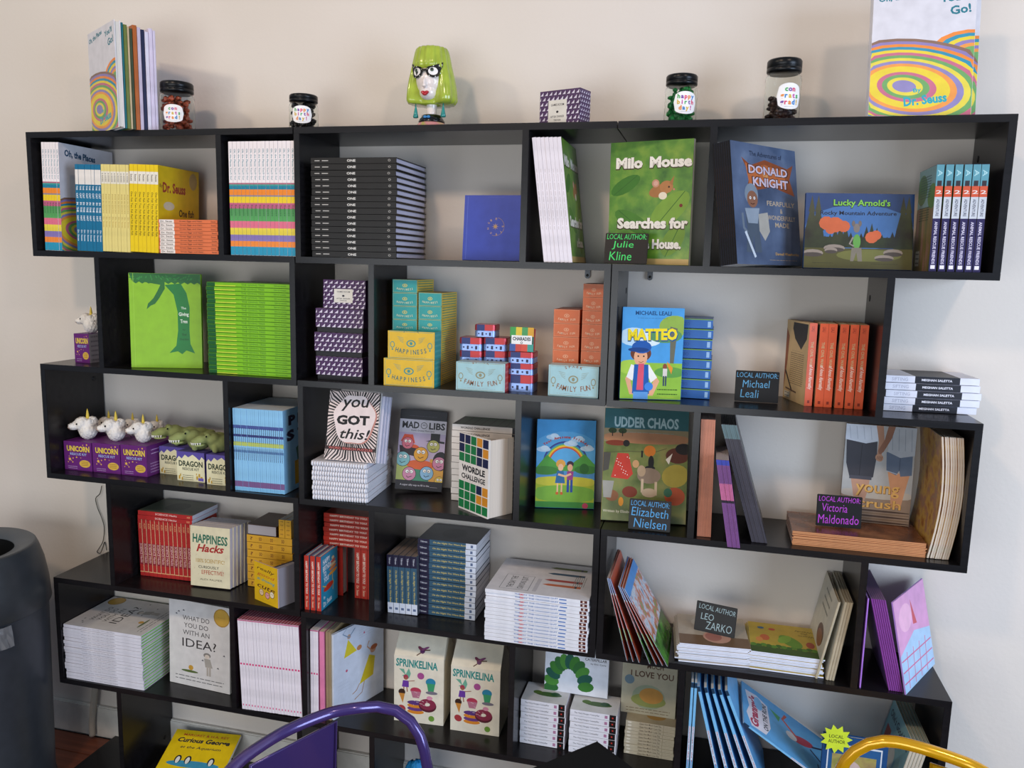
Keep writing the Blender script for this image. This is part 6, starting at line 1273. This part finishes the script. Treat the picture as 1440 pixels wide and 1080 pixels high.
thing('picture_book', MX(tb[0]-math.sin(ai)*((tb[2]-lev(5))/math.cos(ai)), .8, lev(5)+.05) @ Matrix.Rotation(ai, 4, 'Y') @ TT(2.4, 10.25, 0) @ STAND, 'light blue picture book leaning far over, cover with running granny', 'book', None, book(20.5, (tb[2]-lev(5))/math.cos(ai)-.4, .5, False, '#5fa8dc', front=gran, spine=grsp))
# framed blue book, star tag, good deed books
def frame_(a): a.fill('#1f4a7c'); a.rect(.08, .0, .92, .9, '#d8dce0'); a.rect(.1, .0, .9, .88, '#2a5a8c'); a.rect(.16, 0, .84, .78, mottle([(.3, '#6a7a3a'), (.5, '#a89a5a'), (.7, '#8a6a5a')], 20, .3)); a.ell(.42, .6, .2, .12, '#c8b0a8'); a.ell(.5, .4, .24, .16, '#b8807a'); a.ell(.7, .3, .14, .1, '#7a4a30')
f = face('picture_book', 'book', quad(1158, 1033, 1250, 1045, 1243, 1135, 1152, 1123), lev(5), -.9, 1.2, 'navy framed picture book with yellow star tag, behind the yellow chair', lambda w, h, t: book(w, h, t, True, '#1f4a7c', front=frame_), free='xwh', h0=20, w0=18, tilt=0)
A = Art(7.2, 5.6); A.star(.5, .5, .5, '#d4e83a', 11, .68, .1); A.text('LOCAL', .48, .62, .5, .15, '#2c3424', rot=.04); A.text('AUTHOR', .5, .4, .58, .16, '#2c3424', rot=.04)
bm = bmesh.new(); vs_ = [(3.6*(1 if i % 2 == 0 else .68)*math.cos(.1+PI*i/11), 3.6*(1 if i % 2 == 0 else .68)*math.sin(.1+PI*i/11)) for i in range(22)]
fr = [bm.verts.new((x, 0, z)) for x, z in vs_]; bk_ = [bm.verts.new((x, .06, z)) for x, z in vs_]; bm.faces.new(fr); bm.faces.new(bk_[::-1])
for i in range(22): bm.faces.new((fr[i], bk_[i], bk_[(i+1) % 22], fr[(i+1) % 22]))
c = aty(1176, 1040, f['y']-.5)
A2 = Art(7.2, 5.6); A2.text('LOCAL', .5, .62, .44, .15, '#2c3424', rot=.04, bold=.01); A2.text('AUTHOR', .52, .4, .52, .16, '#2c3424', rot=.04, bold=.01)
thing('star_tag', MX(c[0], f['y']-.35, c[2], 0, .02), 'fluorescent yellow starburst card clipped on the navy framed book', 'tag', None, [('card', to_mesh(bm, 'star', mt('#cfe234', .6))), ('card_lettering', A2.mesh(lambda u, v, z: (u-3.6, -z, v-2.8)))])
def deed(a): a.fill('#7fa8a8'); a.text("Ollie's Good Deed", .5, .86, .86, .1, '#26323a', bold=.03); a.lines(1, .5, .6, .77, .775, '#3a5a5c'); a.rect(.08, .5, .28, .7, '#a84a3c'); a.ell(.5, .5, .15, .15, '#c8c8bc'); a.ell(.6, .25, .2, .12, '#b86a5a'); a.poly([(.2, .3), (.3, .42), (.4, .28)], '#4a8a4a'); a.ell(.8, .5, .1, .15, '#9ab8a8')
for i in range(5):
    b = aty(1271, 1085, 1.2); tt = aty(1291, 1041, 1.2); an = math.atan2(tt[0]-b[0], tt[2]-b[2])*.75; hh = (tt[2]-lev(5))/math.cos(an)
    x0 = tt[0]-hh*math.sin(an)+.78*i
    thing('picture_book', MX(x0-.9, 1.2+.1*i, lev(5)+.85*math.sin(an)+.03) @ Matrix.Rotation(an, 4, 'Y') @ TT(.7, 10, 0) @ STAND, olab('teal picture book leaning right in the lower right corner', i, 5), 'book', 'teal picture books leaning right', pick(book(20, hh-.9, .7, True, '#7fa8a8', '#c8bca8', '#7fa8a8', back=deed, cp='#d8c8ac'), i == 0, False))

# ------------------------------------------------------------------ ROW 6
def curious(a):
    a.fill('#e6c415'); a.text('MARGRET & H.A. REY', .5, .93, .7, .035, '#c0402c'); a.text('Curious George', .5, .84, .8, .09, '#1c2434', bold=.04, shear=.2); a.text('at the Aquarium', .5, .74, .62, .05, '#1c2434', shear=.2)
    a.ell(.5, .5, .4, .05, '#3f93b5'); a.text('Jorge', .2, .3, .3, .08, '#1f7a9a', bold=.04, shear=.2); a.text('el curioso', .6, .3, .4, .06, '#1f7a9a', shear=.2)
    for u in (.25, .4, .75): a.ell(u, .56, .05, .06, '#22242c'); a.ell(u, .55, .03, .05, '#e8e8e0')
b0 = aty(262, 1027, 19.5)
M = MX(aty(262, 1027, 18)[0]+10.4, 8.5, lev(6)+.1, 0, 0) 
zt_ = aty(262, 1027, 19)[2]; h6 = 23; tl = math.acos(min(.98, (zt_-lev(6))/h6))
thing('picture_book', MX(aty(262, 1027, 19)[0]+11, 19-h6*math.sin(tl), lev(6)+1.0*math.sin(tl)+.05, .12, tl, .0), 'bright yellow picture book leaning back at the bottom left', 'book', None, book(21.5, h6, 1.0, False, '#e6c415', front=curious))
bl = aty(585, 1075, 9); bl[0] = max(bl[0], W+BOFF+T+6.8)
crumple = blob([(-2, 0, 3, 3, 2.6, 3), (1.5, .5, 3.4, 3.2, 2.8, 3), (0, -1, 4.6, 2.6, 2, 1.8), (3.4, 0, 2.2, 2, 2, 2.2), (-3.8, .5, 2.4, 1.8, 2, 2.4)], mt('#1f86c8', .5), .3, .12)
thing('cloth_bag', MX(bl[0]+.5, 10, lev(6)+.6), 'crumpled bright blue cloth bundle on the lowest shelf', 'bag', None, [('fabric', crumple)]).scale = (1, 1, max(.3, (bl[2]-lev(6)+1.0)/6.4))

# ------------------------------------------------------------------ floor level things
R_ = 20.5; cx, cy = aty(74, 900, -8)[0]-R_*1.2, -12
def bin_():
    zr = aty(20, 748, cy+14)[2]-FLOOR; H = zr+.6
    body = lathe([(0, 0), (R_*.9, 0), (R_*.95, 1.5), (R_*.93, 2.5), (R_*.98, H*.76), (R_*.99, H*.77), (R_*.97, H*.77)], mt('#3a3e45', .36, var=.08), 64)
    lid = lathe([(R_*1.0, H*.755), (R_*1.02, H*.76), (R_*1.0, H*.84), (R_*.96, H*.91), (R_*.9, H*.965), (R_*.87, H*.985), (R_*.85, H*.99), (R_*.845, H*.985)], mt('#393d42', .34, var=.08), 64, cap=False)
    ring = lathe([(R_*.85, H*.99), (R_*.84, H*.991), (R_*.6, H*.972), (R_*.59, H*.968)], mt('#50555a', .4, var=.05), 64, cap=False)
    well = lathe([(R_*.6, H*.972), (R_*.57, H*.8)], mt('#0a0a0b', .6), 64, cap=False)
    inner = lathe([(R_*.58, H*.8), (0, H*.79)], mt('#060607', .8), 40)
    bm = bmesh.new(); rr = random.Random(4); n = 40; L = []
    for i in range(n):
        a = -1.7+1.45*i/(n-1); L.append([bm.verts.new(((R_*1.0+.25+.3*rr.random()+.25*j*rr.random())*math.cos(a), (R_*1.0+.25+.3*rr.random())*math.sin(a), H*.75-j*1.7-(1.2*rr.random() if j == 3 else 0))) for j in range(4)])
    for A, B in zip(L, L[1:]):
        for j in range(3): bm.faces.new((A[j], B[j], B[j+1], A[j+1]))
    gm, nt, p = base_mat('bin_liner'); p.inputs['Base Color'].default_value = (.32, .33, .35, 1); p.inputs['Roughness'].default_value = .18; p.inputs['Transmission Weight'].default_value = .45
    liner = to_mesh(bm, 'liner', gm, False)
    t = thing('waste_bin', MX(cx, cy, FLOOR), 'large round dark grey waste bin with open-topped lid', 'bin', None, [('body', body), ('lid', lid, 'domed black lid with a round hole'), ('lid_ring', ring), ('well_wall', well), ('inner_well', inner), ('bin_liner', liner, 'clear plastic liner sticking out under the lid')])
bin_()
# hanging wire and floor conduit
wp = [(143, 683), (140.5, 694), (134.5, 701), (137.5, 715), (143, 728), (146.5, 742), (145, 760), (140, 770), (136.5, 776), (141, 778), (144.5, 770), (147.5, 762), (150, 774)]
thing('loose_wire', MX(0, 0, 0), 'thin dark wire hanging down the wall behind the left panels', 'wire', None, [('wire', tube([aty(a, b_, WALL-.6) for a, b_ in spline2(wp)], .12, mt('#3a3a36', .4), 6))])
cp_ = [(134, 955), (133, 975), (130.5, 1000), (129.5, 1020), (130, 1034)]
thing('cable_hose', MX(0, 0, 0), 'off-white flexible hose running down the wall to the floor', 'hose', None, [('hose', tube(spline([aty(a, b_, WALL-3.2) for a, b_ in cp_], 5), 1.0, mt('#b5aea4', .5), 12))])
mat_pts = [(aty(0, 0, 0))]
m0 = atz(165, 1030, FLOOR); m1 = atz(100, 1080, FLOOR)
struct_mat = lathe
tag(put('floor_mat', box_mesh(m1[0]+1.5, -70, FLOOR+.02, 60, min(m0[1], 16), FLOOR+.9, mottle([(.3, '#0c0b0c'), (.7, '#1c1a1b')], 60, .95), bevel=.3), M=Matrix.Translation(O(0, 0, 0))), 'black floor mat in front of the bookcase, lower left corner', 'mat')

# ------------------------------------------------------------------ chairs and table in the foreground
def chair(name, rail, right, panel_px, col, label, zr, r=1.0):
    """sheet-metal cafe chair: rail = pixels of the top rail (height zr, away from the corner), right = pixels of the corner and back leg"""
    P = [Vector(atz(a, b_, z)) for a, b_, z in rail]
    return P
def metal(c):
    m, nt, p = base_mat('enamelled_steel'); n = noise(nt, 12, 2); r = ramp(nt, n.outputs['Fac'], [(.3, c), (.7, c)]); nt.links.new(r.outputs[0], p.inputs['Base Color'])
    p.inputs['Roughness'].default_value = .22; p.inputs['Metallic'].default_value = .35; p.inputs['Coat Weight'].default_value = .6; return m
def cafe_chair(rail, corner, m, label, panel):
    P = [Vector(atz(*q)) for q in rail]; a0, a1 = P[0], P[-1]; ax = (a1-a0); ax.z = 0; Lr = ax.length; ax.normalize()
    nrm = Vector((-ax.y, ax.x, 0))                       # points away from the camera or towards it
    if nrm.dot(Vector(CAM)-a0) < 0: nrm = -nrm
    seat_n = -nrm if True else nrm
    pts = spline(P, 6)
    ends = [aty(*c) for c in corner]
    down = [Vector(v) for v in ends]
    full = [Vector(p) for p in pts]+down+[Vector((down[-1].x+ax.x*1.5, down[-1].y+ax.y*1.5, FLOOR+.8))]
    left = [a0-ax*1.5+Vector((0, 0, -4)), a0-ax*3.0+Vector((0, 0, -12)), a0-ax*5+Vector((0, 0, -40)), Vector((a0.x-ax.x*7, a0.y-ax.y*7, FLOOR+.8))]
    full = [Vector(v) for v in spline([*left[::-1], *full[:1]], 4)][:-1]+full
    rm = tube(full, .98, m, 14)
    r = thing('cafe_chair', MX(0, 0, 0), label, 'chair', None, [('back_frame', rm)])
    mid = (a0+a1)/2; sd = nrm if panel[3] > 0 else -nrm; W2 = Lr/2
    sz = FLOOR+45; c0, c1 = a0+ax*1, a1-ax*1; c0.z = c1.z = sz
    def slab(A, B, C_, D_, th, mm):
        n = (B-A).cross(D_-A).normalized()*th; bm = bmesh.new(); f = [bm.verts.new(v) for v in (A, B, C_, D_)]; g = [bm.verts.new(v-n) for v in (A, B, C_, D_)]
        bm.faces.new(f); bm.faces.new(g[::-1])
        for i in range(4): bm.faces.new((f[i], g[i], g[(i+1) % 4], f[(i+1) % 4]))
        return to_mesh(bm, 'slab', mm, bevel=.2)
    sub('seat', slab(c0, c1, c1+sd*36, c0+sd*36, 1.6, m), r)
    T0, T1 = [Vector(atz(a, b_, z)) for a, b_, z in panel[:2]]; dn = Vector((0, 0, sz-T0.z)); B0 = T0+dn+(T1-T0)*.08; B1 = T1+dn-(T1-T0)*.08; B1.z = B0.z = sz
    sub('back_panel', slab(B0, B1, T1, T0, .25, m), r)
    e0, e1 = T0+(T1-T0)*.02, T0+(T1-T0)*.98
    sub('panel_rim', tube([B0+nrm*.1, T0+nrm*.1, T1+nrm*.1, B1+nrm*.1], .28, m, 8), r)
    for q in (c0+sd*35, c1+sd*35): sub('leg', tube([q, q+Vector((sd.x*3, sd.y*3, FLOOR+.5-sz))], 1.3, m, 8, r_list=[2.0, 1.2]), r)
    for q in (c0, c1): sub('stretcher', tube([q+Vector((0, 0, -14)), q+sd*36+Vector((0, 0, -14))], .6, m, 8), r)
    return r
"""rim heights: the rail stays about 85 cm above the floor"""
cafe_chair([(316, 1092, -109.5), (345, 1064, -109), (400, 1029, -109), (460, 1004, -108.7), (500, 996, -108.6), (530, 993.5, -109.2)],
           [(556, 999, -66.5), (577, 1014, -66.3), (590, 1034, -66.3), (597, 1056, -66.3), (602, 1085, -66.3)], metal('#4a3878'), 'violet enamelled steel cafe chair, back rail in front of the shelves', [(352, 1076, -112.5), (472, 1014, -112.5), 0, -1])
def flip_rail(a): return a
P_y = [(1398, 1094, -110.5), (1370, 1078, -110), (1340, 1066, -109.5), (1300, 1053, -109), (1265, 1044, -109), (1243, 1042, -109.3)]
yy = atz(1243, 1042, -109.3)[1]
cafe_chair(P_y, [(1222, 1046, yy+.5), (1203, 1056, yy+.8), (1189, 1070, yy+.8), (1178, 1092, yy+.8)], metal('#e3a80c'), 'yellow enamelled steel cafe chair at the lower right corner', [(1388, 1098, -113.5), (1310, 1073, -113.5), 0, -1])
ta, tl_, tr_ = atz(840, 1041, -117.5), atz(745, 1080, -117.5), atz(905, 1080, -117.5)
u1 = Vector(tl_-ta).normalized(); u2 = Vector(tr_-ta).normalized(); u2 = (u2-u1*u2.dot(u1)*.9).normalized()
bm = bmesh.new(); q = [Vector(ta), Vector(ta)+u2*62, Vector(ta)+u2*62+u1*62, Vector(ta)+u1*62]
f_ = [bm.verts.new(v) for v in q]; g_ = [bm.verts.new(v-Vector((0, 0, 2.4))) for v in q]; bm.faces.new(f_); bm.faces.new(g_[::-1])
for i in range(4): bm.faces.new((f_[i], g_[i], g_[(i+1) % 4], f_[(i+1) % 4]))
ctr = (q[0]+q[2])/2
tb_ = thing('cafe_table', MX(0, 0, 0), 'black square table top with speckles, corner pointing at the shelves', 'table', None, [('table_top', to_mesh(bm, 'top', mt('#0b0b0d', .5), bevel=.25)),
    ('pedestal', tube([ctr+Vector((0, 0, -2.4)), Vector((ctr.x, ctr.y, FLOOR+3))], 3, mt('#141416', .4, .5), 20)), ('base', tube([Vector((ctr.x, ctr.y, FLOOR+3)), Vector((ctr.x, ctr.y, FLOOR+.1))], 20, mt('#141416', .4, .5), 32))])
